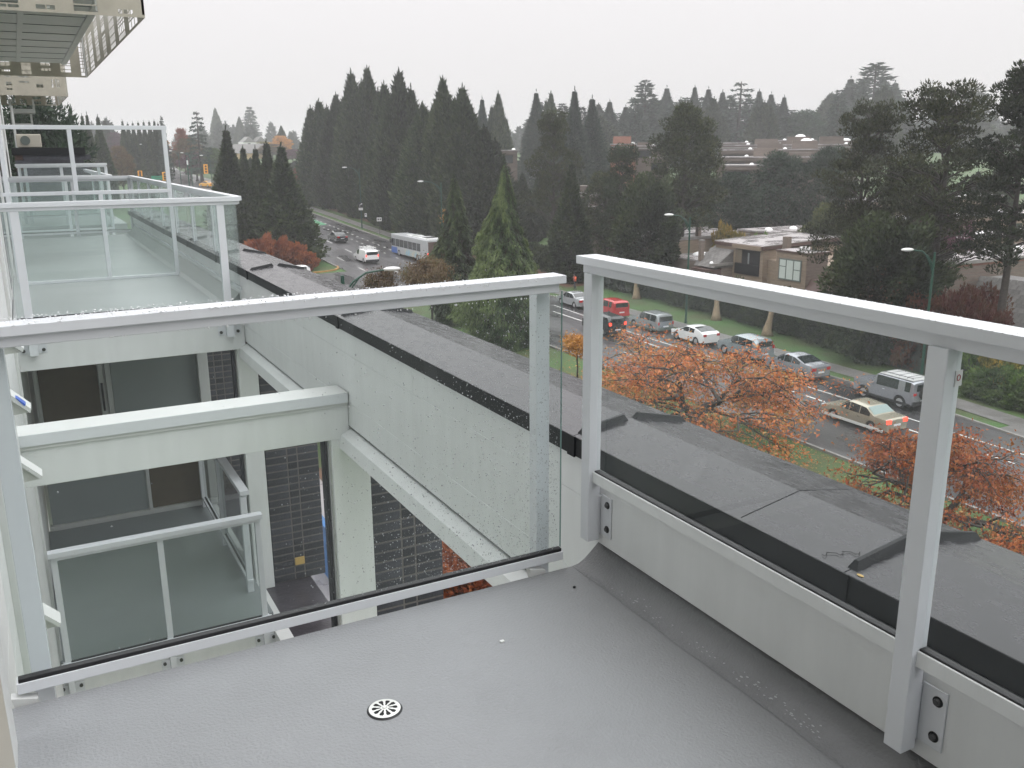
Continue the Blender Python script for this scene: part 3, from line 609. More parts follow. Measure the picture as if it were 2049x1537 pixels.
# near and middle trees
tree('cedar0', 'cedar_tree', 'large bright green drooping cedar right behind the front glass rail', 32.4, 61.7, 13.9, 5.8, rz=.4)
tree('cedar1', 'cedar_tree', 'narrow green cedar left of the large drooping cedar', 33.3, 72.8, 12.7, 5.4, rz=2)
tree('spire1', 'cedar_tree', 'dark narrow cedar above the walking person', 54.9, 88.3, 13.0, 4.8)
tree('pine1', 'pine_tree', 'dark leafy pine behind the narrow cedar, right of the near cedars', 58.8, 98.8, 18.4, 7.6, rz=1)
tree('pine1', 'pine_tree', 'dark pine left of the big round-headed pine, with tan roof behind', 60.4, 86.2, 14.8, 7.2, rz=2.4, cm='darkfir')
tree('bigbush', 'pine_tree', 'low dark conifer under the left side of the round-headed pine', 59.8, 80.5, 11.2, 7.2, cm='darkfir')
tree('round0', 'pine_tree', 'low dark green tree between the two roadside pines', 62.0, 92, 11.6, 7.0, cm='pine')
tree('pine0', 'pine_tree', 'big round-headed pine with bare dark trunk beside the green lamp post', 67.6, 84.2, 19.0, 8.8, rz=.5)
tree('round0', 'pine_tree', 'left of the two rounded green pines behind the loggia house', 90.8, 93.1, 12.8, 8.4, rz=.3)
tree('round0', 'pine_tree', 'right of the two rounded green pines behind the loggia house', 95.9, 88.9, 13.4, 8.0, rz=2.1)
tree('round0', 'pine_tree', 'small rounded pine just right of the big round-headed pine', 82.0, 92.0, 10.6, 7.6, rz=4.1)
tree('round0', 'pine_tree', 'dark rounded tree low behind the house roof, left of the rounded pair', 78.5, 96.0, 8.4, 8.0, rz=1.1)
tree('pine1', 'pine_tree', 'biggest right-hand pine with ragged sunlit top and forked trunk', 58.6, 44.0, 18.7, 11.5, rz=0)
tree('pine1', 'pine_tree', 'pine with several leaders just left of the biggest right-hand pine', 58.6, 50.6, 17.8, 8.5, rz=2.9)
tree('pine1', 'pine_tree', 'dark lower pine filling between the two big right-hand pines', 61.5, 48.0, 13.5, 8.5, rz=4.4)
tree('pine2', 'pine_tree', 'rightmost tall dark pine with bent trunk at the picture edge', 57.6, 37.6, 19.3, 7.0, rz=0)
tree('bigbush', 'evergreen_bush', 'huge round dark evergreen in front of the long white roof', 53.2, 43.4, 9.6, 7.0, cat='bush')
x, y = dirpos(1695, 104); tree('bigbush', 'evergreen_bush', 'smaller round green tree behind the house roof, left of the big pines', x, y, htop(1695, 425, x, y), 7.5, cat='bush', cm='pine')
tree('shrub', 'shrub', 'yellow and green shrub above the house roof beside the chimney', 70.5, 79.5, 5.8, 3.8, cat='bush', cm='yellowshrub')
tree('shrub', 'shrub', 'small clipped green dome bush above the house roof', 70.5, 74.5, 5.2, 2.4, cat='bush')
for i, (x, y, h, w_) in enumerate([(53.8, 41.0, 5.2, 3.6), (54.5, 38.6, 5.4, 3.8), (55.2, 36.4, 4.6, 3.0), (60.5, 41.5, 5, 4)]):
    tree('shrubr', 'shrub', 'dark red leaved shrub below the long white roof, %s' % ['beside the huge evergreen', 'left of the lamp post', 'right of the lamp post', 'up against the house wall'][i], x, y, h, w_, 'dark red shrubs', 'bush')
tree('shrubr', 'shrub', 'purple-leaved shrub behind the long white roof', 73.5, 54.5, 9.0, 5.5, cat='bush', cm='purple')
for i, (x, y, h, w_) in enumerate([(53.2, 34.2, 3.0, 2.6), (54.6, 32.6, 3.4, 2.8), (55.8, 35.0, 2.6, 2.2)]):
    tree('shrub', 'shrub', 'yellow autumn shrub at the right edge, %s' % ['leftmost of three', 'biggest and rightmost of three', 'hindmost of three'][i], x, y, h, w_, 'yellow shrubs', 'bush', cm='yellowshrub')
for i, (x, y, h, w_) in enumerate([(51.6, 33.2, 1.9, 2.8), (51.9, 30.6, 2.6, 3.0), (52.3, 28.2, 2.2, 2.8), (53.2, 35.8, 2.4, 2.4), (51.8, 25.5, 2.4, 3)]):
    tree('shrub', 'shrub', 'rounded green garden shrub seen right of the near post, %s' % ['clipped and darkest', 'brightest and largest', 'at the picture edge', 'behind the dark clipped one', 'outermost'][i], x, y, h, w_, 'green garden shrubs', 'bush')
def hedge(name, label, cm, key, pts):
    h0, r0, cmh, tmh = VAR[key]; t = thing(name, label, 'hedge', (pts[0][0], pts[0][1], G)); me = cmh.copy(); me.materials.clear(); me.materials.append(MAT[cm])
    for x, y, h, w_ in pts: inst(me, 'foliage', t, (x-pts[0][0], y-pts[0][1], -.1), random.uniform(0, 6), (w_/2/r0, w_/2/r0, h/h0))
hedge('low_hedge', 'low clipped green hedge along the paved strip at right', 'greenshrub', 'shrub', [(50.6-.12*i, 33.6-i*1.3, .9, 1.9) for i in range(9)])
# long dark hedge behind the lawn
hedge('long_hedge', 'long dark clipped hedge running behind the far lawn', 'darkfir', 'shrubr', [(interp([(40, 52.8), (45, 53.2), (62, 55.4), (90, 56.2), (125, 57)], 124-i*1.95)+.9, 124-i*1.95, 3.0+.25*(i % 3), 3.3) for i in range(41)])
# background wood far off
def farwood():
    rng = np.random.default_rng(5); Vs = []; Fs = []; Ts = []; k = 0
    for i in range(150):
        px = rng.uniform(-60, 2150); r = rng.uniform(420, 720); x, y = dirpos(px, r); H = rng.uniform(9, 17); W = rng.uniform(3, 6)
        V, F, T = crown_column(1000+i, H, W, 700, 1.3, lumps=6); V = V+np.array([x, y, gz(x, y)]); Vs.append(V); Fs.append(F+k); k += len(V); Ts.append(T)
    me = npobj_mesh('far_wood', np.concatenate(Vs), np.concatenate(Fs), np.concatenate(Ts), 'fir'); o = bpy.data.objects.new('far_wood', me); COL.objects.link(o)
    tag(o, 'far-off misty wood fading into the fog along the horizon', 'wood', kind='stuff')
farwood()

# --- cherry and street trees with real limbs
def limb_tree(seed, H, R, forks, leaf_n, leaf, size, trunk_r, levels=4, spread=1.0, droop=0., fork_z=.3, clump=.35):
    rng = np.random.default_rng(seed); rnd_ = random.Random(seed); mb = MB(); ends = []
    def grow(p, d, L, r, lev):
        n = 4; pts = [p]; q = p
        for i in range(n):
            d = (d+Vector((rnd_.uniform(-.22, .22), rnd_.uniform(-.22, .22), rnd_.uniform(-.16, .14)-droop*lev*.06))).normalized(); q = q+d*L/n
            if q.z > H*.97: d.z = -abs(d.z)*.3
            if q.z < H*.16: d.z = abs(d.z)
            pts.append(q)
        mb.tube(pts, [r*(1-.5*i/n) for i in range(n+1)], 6 if lev < 2 else 4, caps=False)
        if lev >= 2:
            for a in pts[1:]: ends.append((a, d))
        if lev < levels:
            k = forks if lev < 2 else 3
            for j in range(k):
                a = pts[rnd_.randint(2, n)] if j else pts[n]; dd = d.copy(); ax = Vector((rnd_.uniform(-1, 1), rnd_.uniform(-1, 1), rnd_.uniform(-.35, .45)))
                dd = (dd*.75+ax*.95*spread).normalized(); grow(a, dd, L*rnd_.uniform(.6, .85), r*.55, lev+1)
    zf = H*fork_z; mb.tube([(0, 0, -.1), (.05, 0, zf*.5), (0, .05, zf)], [trunk_r*1.35, trunk_r, trunk_r*.95], 10)
    for j in range(forks):
        a = 2*pi*(j+rnd_.uniform(-.25, .25))/forks
        grow(Vector((0, 0, zf)), Vector((cos(a)*spread, sin(a)*spread, .75)).normalized(), R*.5, trunk_r*.7, 0)
    E = np.array([tuple(a) for a, _ in ends]); Dn = np.array([tuple(d) for _, d in ends])
    s = np.array([R/ max(.1, np.percentile(np.hypot(E[:, 0], E[:, 1]), 95))]*2+[1.0]); 
    idx = rng.integers(0, len(E), leaf_n); C = E[idx]+rng.normal(0, clump, (leaf_n, 3))*np.array([1, 1, .7])
    den = np.sin(C[:, 0]*1.9+seed)+np.sin(C[:, 1]*2.3)+np.sin(C[:, 2]*3.1+C[:, 0]); keep = den+rng.normal(0, .7, leaf_n) > -1.15; C = C[keep]; idx = idx[keep]; m = len(C)
    V, F = cards(C, Dn[idx]*.4+rng.normal(0, .6, (m, 3))+np.array([0, 0, -.5]), size, rng, aspect=.42)
    tone = .45+.16*den[keep]*.6+rng.normal(0, .2, m)
    return mb, (V, F, tone)
def place_limb(name, label, x, y, args, leafm, s=1.0, rz=0):
    mb, (V, F, T) = limb_tree(*args)
    o = thing(name, label, 'tree', (x, y, gz(x, y)), None, rz)
    o.scale = (s, s, 1)
    inst(mb.mesh('trunk', 'bark', smooth=True), 'trunk', o); inst(npobj_mesh('crown', V, F, T, leafm), 'crown', o)
    return o
place_limb('cherry_tree', 'wide orange-leaved cherry tree behind the middle glass pane', 29.6, 35.2, (3, 5.7, 5.0, 4, 27000, 0, .09, .26, 4, 1.25, .6, .28, .40), 'cherry', 1.34, .3)
place_limb('cherry_tree', 'red-orange cherry tree with thick leaning trunk behind the near post', 28.7, 19.9, (9, 4.9, 3.6, 4, 22000, 0, .085, .24, 4, 1.15, .5, .34, .34), 'cherry_red', 1.0, 1.2)
place_limb('cherry_tree', 'bright orange cherry crown low at the right picture edge', 23.2, 15.0, (12, 4.6, 3.0, 4, 24000, 0, .075, .2, 4, 1.1, .5, .35, .34), 'cherry', 1.0, 0)
place_limb('young_tree', 'small golden young tree on a thin trunk between the two rails', 30.6, 48.3, (21, 4.3, 1.0, 3, 2600, 0, .10, .055, 3, .9, .3, .52, .28), 'goldleaf', 1.0, 0)
place_limb('maple_tree', 'small brown-leaved maple behind the curved green lamp arm', 24.4, 67.6, (25, 7.2, 1.9, 4, 11000, 0, .12, .1, 3, .75, .15, .55, .40), 'mapleleaf', .68, 0)
place_limb('maple_tree', 'dark brownish bushy maple in front of the bus rear', 29.0, 68.4, (26, 7.9, 2.5, 4, 18000, 0, .13, .12, 3, .85, .1, .46, .5), 'mapleleaf', .78, 0)
place_limb('shrub_tree', 'orange-red small tree seen through the gap between the columns', 13.0, 45.0, (31, 4.5, 2.2, 4, 9000, 0, .1, .1, 3, 1, .2, .3, .35), 'cherry_red', 1.0, 0)
tree('shrubr', 'shrub', 'copper-red shrub on the ground beside the right brick pier, nearer one', 11.4, 23.5, 2.6, 5, cat='bush', cm='copper'); tree('shrubr', 'shrub', 'copper-red shrub on the ground beside the right brick pier, farther one', 12.8, 27.2, 2.8, 4.6, cat='bush', cm='copper')
place_limb('shrub_tree', 'dark red small tree at the foot of the right brick pier', 13.6, 29.2, (33, 4.2, 2.2, 4, 9000, 0, .09, .1, 3, 1, .2, .3, .35), 'cherry_red', 1.0, 0)
place_limb('young_tree', 'single yellow-leaved sapling against the dark tree wall', 50.6, 112.4, (41, 6.6, 1.1, 3, 700, 0, .16, .05, 3, .7, .2, .72, .35), 'goldleaf')
# fallen leaves
def litter():
    rng = np.random.default_rng(77); n = 26000
    x = np.concatenate([rng.normal(29, 4.2, n//2), rng.uniform(20, 34.3, n//4), rng.normal(28.5, 3, n//4)]); y = np.concatenate([rng.normal(34, 6, n//2), rng.uniform(10, 60, n//4), rng.normal(21, 4.5, n//4)])
    k = x < 34.3; x, y = x[k], y[k]; k2 = rng.random(len(x)) < np.where(x > 31.5, .55, 1); x, y = x[k2], y[k2]
    k3 = rng.normal(47.5, 2.4, 2600), rng.normal(30.2, 1.8, 2600); y = np.concatenate([y, k3[0]]); x = np.concatenate([x, k3[1]])
    m = len(x); C = np.stack([x, y, np.full(m, G+.05)], 1); D = rng.normal(size=(m, 3)); D[:, 2] *= .2
    R_ = np.tile([0, 0, 1.], (m, 1))+rng.normal(0, .2, (m, 3)); side = np.cross(D, R_); side /= np.linalg.norm(side, axis=1, keepdims=True); D /= np.linalg.norm(D, axis=1, keepdims=True)
    s = .06*rng.uniform(.6, 1.5, (m, 1)); V = np.empty((m*3, 3)); V[0::3] = C-side*s*.6; V[1::3] = C+side*s*.6; V[2::3] = C+D*s*1.5
    o = bpy.data.objects.new('fallen_leaves', npobj_mesh('fallen_leaves', V, np.arange(m*3).reshape(m, 3), rng.uniform(0, 1, m), 'litter')); COL.objects.link(o)
    tag(o, 'orange and brown fallen leaves scattered on the near lawn', 'leaves', kind='stuff')
litter()

# ================================================================ OUR DECK, FOREGROUND
# deck with coved edge on the street side
mb = MB(); prof = [(-.19, -.25), (-.19, 0), (1.70, 0), (1.70, -.25)]
mb.prism(prof, 1, -4.5, 2.462)
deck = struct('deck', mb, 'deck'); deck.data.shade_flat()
mb = MB(); n_ = 60
for i in range(n_+1):
    y = -4.5+i*(2.46+4.5)/n_; w0 = .003*sin(y*9)+.002*sin(y*23)
    for a, b_ in ((1.548+w0, .0012), (1.575+w0*.5, .006), (1.60, .020), (1.63, .045), (1.66, .072), (1.70, .10)): mb.v.append((a, y, b_))
for i in range(n_):
    for j in range(5): k = i*6+j; mb.f.append((k, k+1, k+7, k+6))
struct('gutter_cove', mb, 'cove_shade', smooth=True)
mb = MB()
rng = random.Random(3)
for i in range(90):
    y = 1.35+.9*rng.random()**1.3*(1 if i % 3 else .4)+.02*sin(i); x = 1.582+rng.gauss(0, .010); mb.ell((x, y, max(.002, .006+(x-1.575)*.56)), (.0045*rng.uniform(.2, 1.0), .006*rng.uniform(.2, 1), .0008), 6, 2, True)
deckscuff = struct('deck_scuffs', mb, 'scuff')
# white sealant fillet at the corner and deck edge trim
struct('deck_edge_trim', B(-.19, 1.70, 2.4625, 2.468, -.25, -.04), 'white_wall')
# drain
dr = thing('floor_drain', 'round steel floor drain with ten petal slots set in the grey deck', 'drain', (.675, 1.985, 0))
def drain_mb():
    mb = MB(); R_ = .056; n = 120
    # plate with slots: polar grid, skip slot cells
    rs = [.009, .014, .018, .024, .030, .036, .041, .045, .048, .051, R_]; k = len(mb.v)
    for r in rs:
        for j in range(n): t = 2*pi*j/n; mb.v.append((r*cos(t), r*sin(t), .006+.003*(1-(r/R_)**2)))
    for i in range(len(rs)-1):
        rm = (rs[i]+rs[i+1])/2
        for j in range(n):
            ph = ((j+.5) % 12)-6; w_ = (3.9 if .016 < rm < .024 else 3.6)*(1 if rm < .043 else (.72 if rm < .0465 else 0)); w_ = w_ if rm > .014 else 0
            if rm < .049 and abs(ph) < w_*(.55+.45*min(1, rm/.035)) and w_: continue
            mb.f.append((k+i*n+j, k+i*n+(j+1) % n, k+(i+1)*n+(j+1) % n, k+(i+1)*n+j))
    return mb
dr.scale = (.74, .74, .8)
drain_mb().build('strainer', 'steel', dr, local=True)
MB().tube([(0, 0, .0045), (0, 0, .0008)], [.0575, .063], 40).build('ring', 'black_plastic', dr, local=True)
MB().tube([(0, 0, .0048), (0, 0, .0050)], [.053, .053], 40).build('sump', 'hole', dr, local=True)
MB().tube([(0, 0, .005), (0, 0, .0085), (0, 0, .012)], [.009, .009, .006], 14).build('screw', 'steel', dr, local=True)
tag(B(1.095, 1.107, 2.13, 2.14, .0005, .004).build('paint_fleck', 'trim'), 'tiny white fleck lying on the grey deck past the drain', 'fleck')
tag(MB().ell((1.47, 2.32, .004), (.006, .005, .004), 8, 4).build('dark_plug', 'hole'), 'small black screw hole plug in the deck corner', 'plug')

def railing(root, axis, a0, a1, c, z0, ztop, posts, side=1, deckz=0, glass='pane', ext=(0, 0), cap_w=.08, slope=0, brackets=None, pbot=None, capt=.026, pane_ranges=None, br_z=None, inward=None, detail=True, bo=.004, bh=.034, brs=None, bb=.062, bm_='white_paint'):
    """guard rail running along axis ('x' or 'y') from a0 to a1 at cross position c (viewer side face of the cap); side=+1: cap extends to larger c.
    slope is the cap height lost at a0."""
    def bx(u0, u1, v0, v1, za, zb, b=.003):
        if v0 > v1: v0, v1 = v1, v0
        return BB(u0, u1, v0, v1, za, zb, b=b) if axis == 'x' else BB(v0, v1, u0, u1, za, zb, b=b)
    s = side; cw = cap_w
    o = bx(a0-ext[0], a1+ext[1], c, c+s*cw, ztop-capt, ztop, .0015); 
    def sl(mb):
        if slope:
            k = 0 if axis == 'x' else 1
            mb.v = [(v[0], v[1], v[2]-slope*(a1-v[k])/(a1-a0)) for v in mb.v]
        return mb
    sl(o).build('top_rail', 'white_paint', root)
    sl(bx(a0-ext[0]+.02, a1+ext[1]-.015, c+s*.018, c+s*(cw-.018), ztop-capt-.03, ztop-capt-.0005)).build('lower_rail', 'white_paint', root)
    gl = c+s*.036
    rs = pane_ranges or [(a0, a1)]
    for (p, q) in rs:
        g = bx(p, q, gl-.003, gl+.003, z0+.038, ztop-capt-.02, .001).build('glass_pane', glass, root)
        if detail and axis == 'x' and glass == 'pane':
            for e_ in (q,): bx(e_-.001, e_+.001, gl-.0034, gl+.0034, z0+.045, ztop-capt-.03, .0005).build('pane_edge', 'edge_glass', g)
        bx(p, q, gl-.011, gl+.011, z0+.030, z0+.043, .002).build('gasket', 'gasket', root)
    for (p, q) in (brs or [(a0, a1)]): bx(p, q, c+s*bo, c+s*bb, z0, z0+bh, .0015).build('bottom_rail', bm_, root)
# front rail of our deck
fr = thing('glass_railing', 'near white glass railing across the end of our deck, wet with raindrops', 'railing', (.65, 2.5, 0))
railing(fr, 'x', -.17, 1.52, 2.452, .028, 1.030, [], slope=.014, ext=(0, -.01), pane_ranges=[(-.165, 1.515)], bo=.022, bh=.031)
for x0 in (-.135, 1.447):
    BB(x0, x0+.05, 2.535, 2.585, -.22, .976, b=.002).build('post', 'white_paint', fr)
for x0 in (1.395, -.175):
    m_ = MB(); m_.prism([(x0, -.03), (x0+.05, -.03), (x0+.05, .008), (x0-.012, .024)], 1, 2.468, 2.50); m_.build('fixing_clip', 'trim', fr)
# right-hand rail along the parapet
rr = thing('glass_railing', 'white glass railing along the parapet on the right, with bolted posts', 'railing', (1.6, 1.5, 0))
railing(rr, 'y', -1.2, 2.50, 1.575, .322, 1.085, [], slope=-.0, bo=.020, bh=.038, bb=.046, bm_='white_wall', brs=[(-1.2, -.10), (-.053, 1.126), (1.173, 2.412)], pane_ranges=[(-.9, 1.125), (1.172, 2.408), (2.458, 2.465)], capt=.026)
for y0 in (-.10, 1.126, 2.412):
    BB(1.580, 1.627, y0, y0+.047, .105, 1.032, b=.002).build('post', 'white_paint', rr)
    br = BB(1.6275, 1.6395, y0+.004, y0+.043, .125, .265, b=.001).build('bracket', 'white_paint', rr)
    BB(1.6345, 1.6398, y0-.058, y0+.004, .125, .272, b=.0015).build('bracket_flange', 'white_paint', br)
    for z_ in (.155, .243):
        m_ = MB(); m_.tube([(1.6345, y0-.037, z_), (1.6325, y0-.037, z_)], .0125, 16); m_.build('washer', 'gasket', br)
        m_ = MB(); m_.tube([(1.6325, y0-.037, z_), (1.626, y0-.037, z_)], [.0085, .007], 12); m_.build('bolt', 'bolt', br)
# apron boards behind the right rail
ap = thing('apron_board', 'long white metal apron below the right-hand glass railing', 'cladding', (1.66, 1.5, .2))
for (a, b_) in ((-1.5, .75), (.7506, 2.47)):
    BB(1.612 if 0 else 1.640, 1.672, a, b_, .083, .3205, b=.0015).build('board', 'white_wall', ap)
BB(1.673, 1.691, -1.5, 2.47, .300, .3215, b=.002).build('edge_strip', 'flash_dark', ap)

# ---- parapet with gabled black flashing
pw = thing('parapet_wall', 'long white boarded parapet wall under the dark metal capping', 'wall', (1.9, 8, 0))
for i in range(4):
    z0 = -.33+i*.163
    for (a, b_) in ((-2, 4.35), (4.353, 9.7), (9.703, 18)): BB(1.72+.0016*(i % 2), 1.742, a, b_, z0, z0+.1625, b=.001).build('siding_board', 'white_wall', pw)
B(1.742, 2.15, -2, 18, -.33, .33).build('core', 'white_wall', pw)
pc = thing('parapet_capping', 'dark wet gabled metal capping on the parapet wall', 'flashing', (1.94, 8, .35))
seams = [-2, .1, 1.42, 2.69, 5.53, 8.15, 9.6, 11.4, 13.4, 15.4, 18]
for a, b_ in zip(seams, seams[1:]):
    m_ = MB(); m_.prism([(1.692, .395), (1.944, .428), (2.215, .375), (2.215, .31), (2.205, .31), (2.205, .36), (1.944, .412), (1.702, .38), (1.702, .322), (1.692, .322)], 1, a+.002, b_-.002)
    sh = m_.build('cap_sheet', 'flashing', pc)
    m_ = MB(); m_.prism([(1.6895, .322), (1.6915, .322), (1.6915, .394), (1.6895, .394)], 1, a+.004, b_-.004); m_.build('drip_face', 'flash_dark', sh)
for y in seams[1:-1]:
    for p, q in (((1.715, .3965), (1.925, .4245)), ((1.962, .4230), (2.205, .3745))):
        m_ = MB(); d_ = .022
        m_.add([(p[0], y-.02, p[1]), (q[0], y-.02, q[1]), (q[0], y+.012, q[1]), (p[0], y+.012, p[1]), (p[0]+.02, y-.006, p[1]+d_), (q[0]-.01, y-.006, q[1]+d_), (q[0]-.01, y+.006, q[1]+d_), (p[0]+.02, y+.006, p[1]+d_)],
               [(0, 3, 2, 1), (4, 5, 6, 7), (0, 1, 5, 4), (1, 2, 6, 5), (2, 3, 7, 6), (3, 0, 4, 7)])
        m_.build('standing_seam', 'flash_dark', pc)
    BB(1.683, 1.69, y-.02, y+.03, .318, .398, b=.001).build('seam_clip', 'flash_dark', pc)
tag(MB().tube([(1.705, 1.805, .3975), (1.944, 1.82, .4285), (2.2, 1.84, .378)], .0011, 5).build('lap_joint', 'flash_dark'), 'thin dark lap line crossing the wet capping between two seams', 'joint')
tag(MB().tube([(1.69+.10*t+.006*sin(t*40), 1.53-.07*t+.012*sin(t*19), .399+.012*t) for t in [i/16 for i in range(3, 17)]], .0009, 4).build('twig', 'hole'), 'thin crooked dark twig lying on the capping beside the near seam', 'twig')
tag(MB().ell((1.71, 1.385, .398), (.006, .012, .0015), 8, 3).build('moss_patch', 'yellow_patch'), 'little ochre moss patch at the foot of the near capping seam', 'moss')

# ---- void: beams, girder, columns
def beam(label, y, x0=-.19, x1=1.7175):
    t = thing('cross_beam', label, 'beam', ((x0+x1)/2, y, -.25))
    BB(x0, x1, y, y+.19, -.412, -.11, b=.003).build('beam_box', 'white_wall', t)
    BB(x0, x1-.002, y-.024, y+.20, -.1095, -.098, b=.002).build('cap_top', 'trim', t)
    BB(x0, x1-.004, y-.026, y-.0245, -.165, -.099, b=.0005).build('cap_lip', 'white_paint', t)
    BB(x0, x1-.004, y-.014, y-.001, -.190, -.166, b=.002).build('drip_strip', 'trim', t); return t
beam('white cross beam with metal cap spanning the void between wall and parapet', 5.5)
gd = thing('edge_girder', 'sloping white girder along the street side below the parapet wall', 'beam', (1.75, 6, -.4))
m_ = MB(); m_.prism([(1.728, -.352), (1.66, -.385), (1.645, -.47), (1.80, -.50), (1.80, -.352)], 1, 2.3, 5.4995); m_.build('girder_bay', 'white_wall', gd)
m_ = MB(); m_.prism([(1.728, -.352), (1.66, -.385), (1.645, -.47), (1.80, -.50), (1.80, -.352)], 1, 5.695, 8.60); m_.build('girder_bay', 'white_wall', gd)
BB(1.735, 1.80, 2.3, 8.6, -.349, -.332, b=.001).build('shadow_gap', 'flash_dark', gd)
for y, lb, x0, x1 in ((5.5, 'nearest white column, under the cross beam end', 1.595, 1.85), (8.66, 'middle white column, under the corner of the next terrace', 1.64, 1.825), (11.6, 'farthest white column, at the back of the lower balcony', 1.61, 1.76)):
    t = thing('column', lb, 'column', ((x0+x1)/2, y, -2.95), 'white street-side columns')
    BB(x0, x1, y+.002, y+.17, -2.95, -.4125, b=.003).build('shaft', 'white_wall', t); BB(x0-.008, x0-.001, y+.03, y+.05, -2.95, -.4125, b=.001).build('edge_flashing', 'steel', t); B(x0-.03, x0-.009, y+.10, y+.17, -2.95, -.4125).build('brick_strip', 'brick', t)
# ---- brick piers
def brick_mesh(l, d, h):
    return BB(0, l, 0, d, 0, h, b=.004).mesh('brick', 'brick')
bl = {k: brick_mesh(*k) for k in ((.208, .09, .063), (.091, .09, .063), (.09, .27, .063))}
def pier(label, x0, y, zb, group='dark brick piers'):
    t = thing('brick_pier', label, 'pier', (x0, y, zb), group); n = 32
    B(x0+.005, x0+.535, y+.005, y+1.12, zb, zb+n*.0765).build('mortar', 'mortar', t)
    for i in range(n):
        z_ = i*.0765
        for xx, k in ((0, (.208, .09, .063)), (.222, (.091, .09, .063)), (.327, (.208, .09, .063))):
            inst(bl[k], 'brick', t, (xx, random.uniform(-.002, .002), z_+.006))
        for j in range(3): inst(bl[(.09, .27, .063)], 'brick', t, (random.uniform(-.002, .002), .10+j*.28, z_+.005))
    return t
pier('dark brick pier behind the nearest column, cut by the girder', 1.945, 5.78, -2.95)
pier('dark brick pier between the two nearer columns, with yellow patch at its foot', 1.845, 8.72, -2.95)
pier('dark brick pier farthest off, left of the middle column', 1.72, 11.78, -2.95)
tag(BB(2.06, 2.16, 8.70, 8.716, -2.78, -2.70, b=.002).build('yellow_tag', 'yellow_patch'), 'small ochre marker on the foot of the middle brick pier', 'marker')
tag(BB(1.86, 1.93, 11.76, 11.776, -2.05, -1.98, b=.002).build('yellow_tag', 'yellow_patch'), 'small ochre marker on the farthest brick pier', 'marker')
struct('ledge', B(1.73, 2.22, 2.6, 12.8, -3.1, -2.955), 'ledge'); struct('ledge_coping', BB(1.60, 1.729, 2.6, 12.6, -3.1, -2.94), 'trim')
tag(BB(1.75, 2.2, 7.1, 7.115, -2.9545, -2.93, b=.002).build('ledge_joint', 'flash_dark'), 'dark joint strip across the ledge below the piers', 'joint')
struct('paved_forecourt', B(4, 10.8, 24, 41, G-.02, G+.03), 'paving')
tag(BB(8.1, 8.35, 27.8, 33.2, G+.03, G+2.0).build('hoarding', 'blue'), 'blue site hoarding on the ground glimpsed between the columns', 'hoarding')

# ---- far terrace on our level
t2 = [8.66, 17.6]
struct('terrace_floor', B(-.19, 1.717, t2[0]+.02, t2[1], -.3, 0), 'deck_far')
fb = thing('terrace_fascia', 'white fascia beam at the near edge of the next terrace', 'beam', (.8, 8.6, -.2))
BB(-.19, 1.717, 8.6, 8.679, -.40, -.002, b=.003).build('fascia_board', 'white_wall', fb); BB(-.19, 1.66, 8.584, 8.599, -.062, -.03, b=.002).build('drip_strip', 'trim', fb)
mb = MB().prism([(1.55, .001), (1.717, .001), (1.717, .12), (1.66, .07), (1.60, .02)], 1, 8.7, 17.6); struct('terrace_cove', mb, 'deck_far')
def bolted_post(root, x, y, za, zb, w_=.06, bz=None, face=-1):
    BB(x, x+w_, y, y+w_, za, zb, b=.003).build('post', 'white_paint', root)
    if bz:
        br = BB(x-.07, x+w_+.07, y+w_+.001, y+w_+.012, bz[0], bz[1], b=.001).build('bracket', 'white_paint', root)
        for dx in (-.045, w_+.045):
            for zz in (bz[0]+.03, bz[1]-.03): MB().tube([(x+dx, y+w_+.001, zz), (x+dx, y+w_-.012, zz)], .015, 10).build('bolt', 'bolt', br)
r2 = thing('glass_railing', 'white glass railing across the near end of the next terrace', 'railing', (.8, 8.55, 0))
railing(r2, 'x', -.16, 1.72, 8.50, .03, 1.025, [], glass='pane_far', ext=(.05, .03), pane_ranges=[(-.15, 1.70)], capt=.04)
for x_ in (-.095, 1.545): bolted_post(r2, x_, 8.525, -.26, .955, .065, (-.25, -.08))
r3 = thing('glass_railing', 'white glass railing along the street side of the next terrace', 'railing', (1.75, 13, 0))
ys3 = [8.62, 9.9, 11.2, 12.5, 13.8, 15.1, 16.4, 17.5]
railing(r3, 'y', 8.585, 17.5, 1.71, .16, 1.025, [], glass='pane_far', pane_ranges=[(a+.04, b_-.04) for a, b_ in zip(ys3, ys3[1:])], capt=.04, cap_w=.075)
for y_ in ys3[1:]:
    BB(1.735, 1.775, y_-.03, y_+.03, -.02, .96).build('post', 'white_paint', r3)
r4 = thing('glass_railing', 'white glass railing closing the far end of the next terrace', 'railing', (.8, 17.55, 0))
railing(r4, 'x', -.16, 1.78, 17.52, .05, 1.02, [], glass='pane_far', pane_ranges=[(-.15, .78), (.84, 1.7)], capt=.05)
for x_ in (-.13, .79, 1.70): BB(x_, x_+.06, 17.56, 17.62, -.2, .96).build('post', 'white_paint', r4)
# tall privacy screen frame
ps = thing('privacy_screen', 'tall slender white screen frame standing across the next terrace', 'screen', (.7, 11.3, 0))
for (a, b_, c_, d_) in ((-.17, 1.57, 1.665, 1.71), (-.17, 1.55, .965, 1.005), (-.13, 1.55, -.0, .035)): BB(a, b_, 11.28, 11.33, c_, d_).build('rail', 'white_paint', ps)
for x_, za, zb in ((1.515, .03, 1.665), (-.14, .03, 1.665), (.535, 1.0, 1.665), (.775, .03, .97)): BB(x_, x_+.045, 11.282, 11.328, za, zb).build('upright', 'white_paint', ps)
for a, b_ in ((-.09, .775), (.82, 1.515)): BB(a, b_, 11.30, 11.308, .036, .964, b=.001).build('glass_pane', 'pane_far', ps)
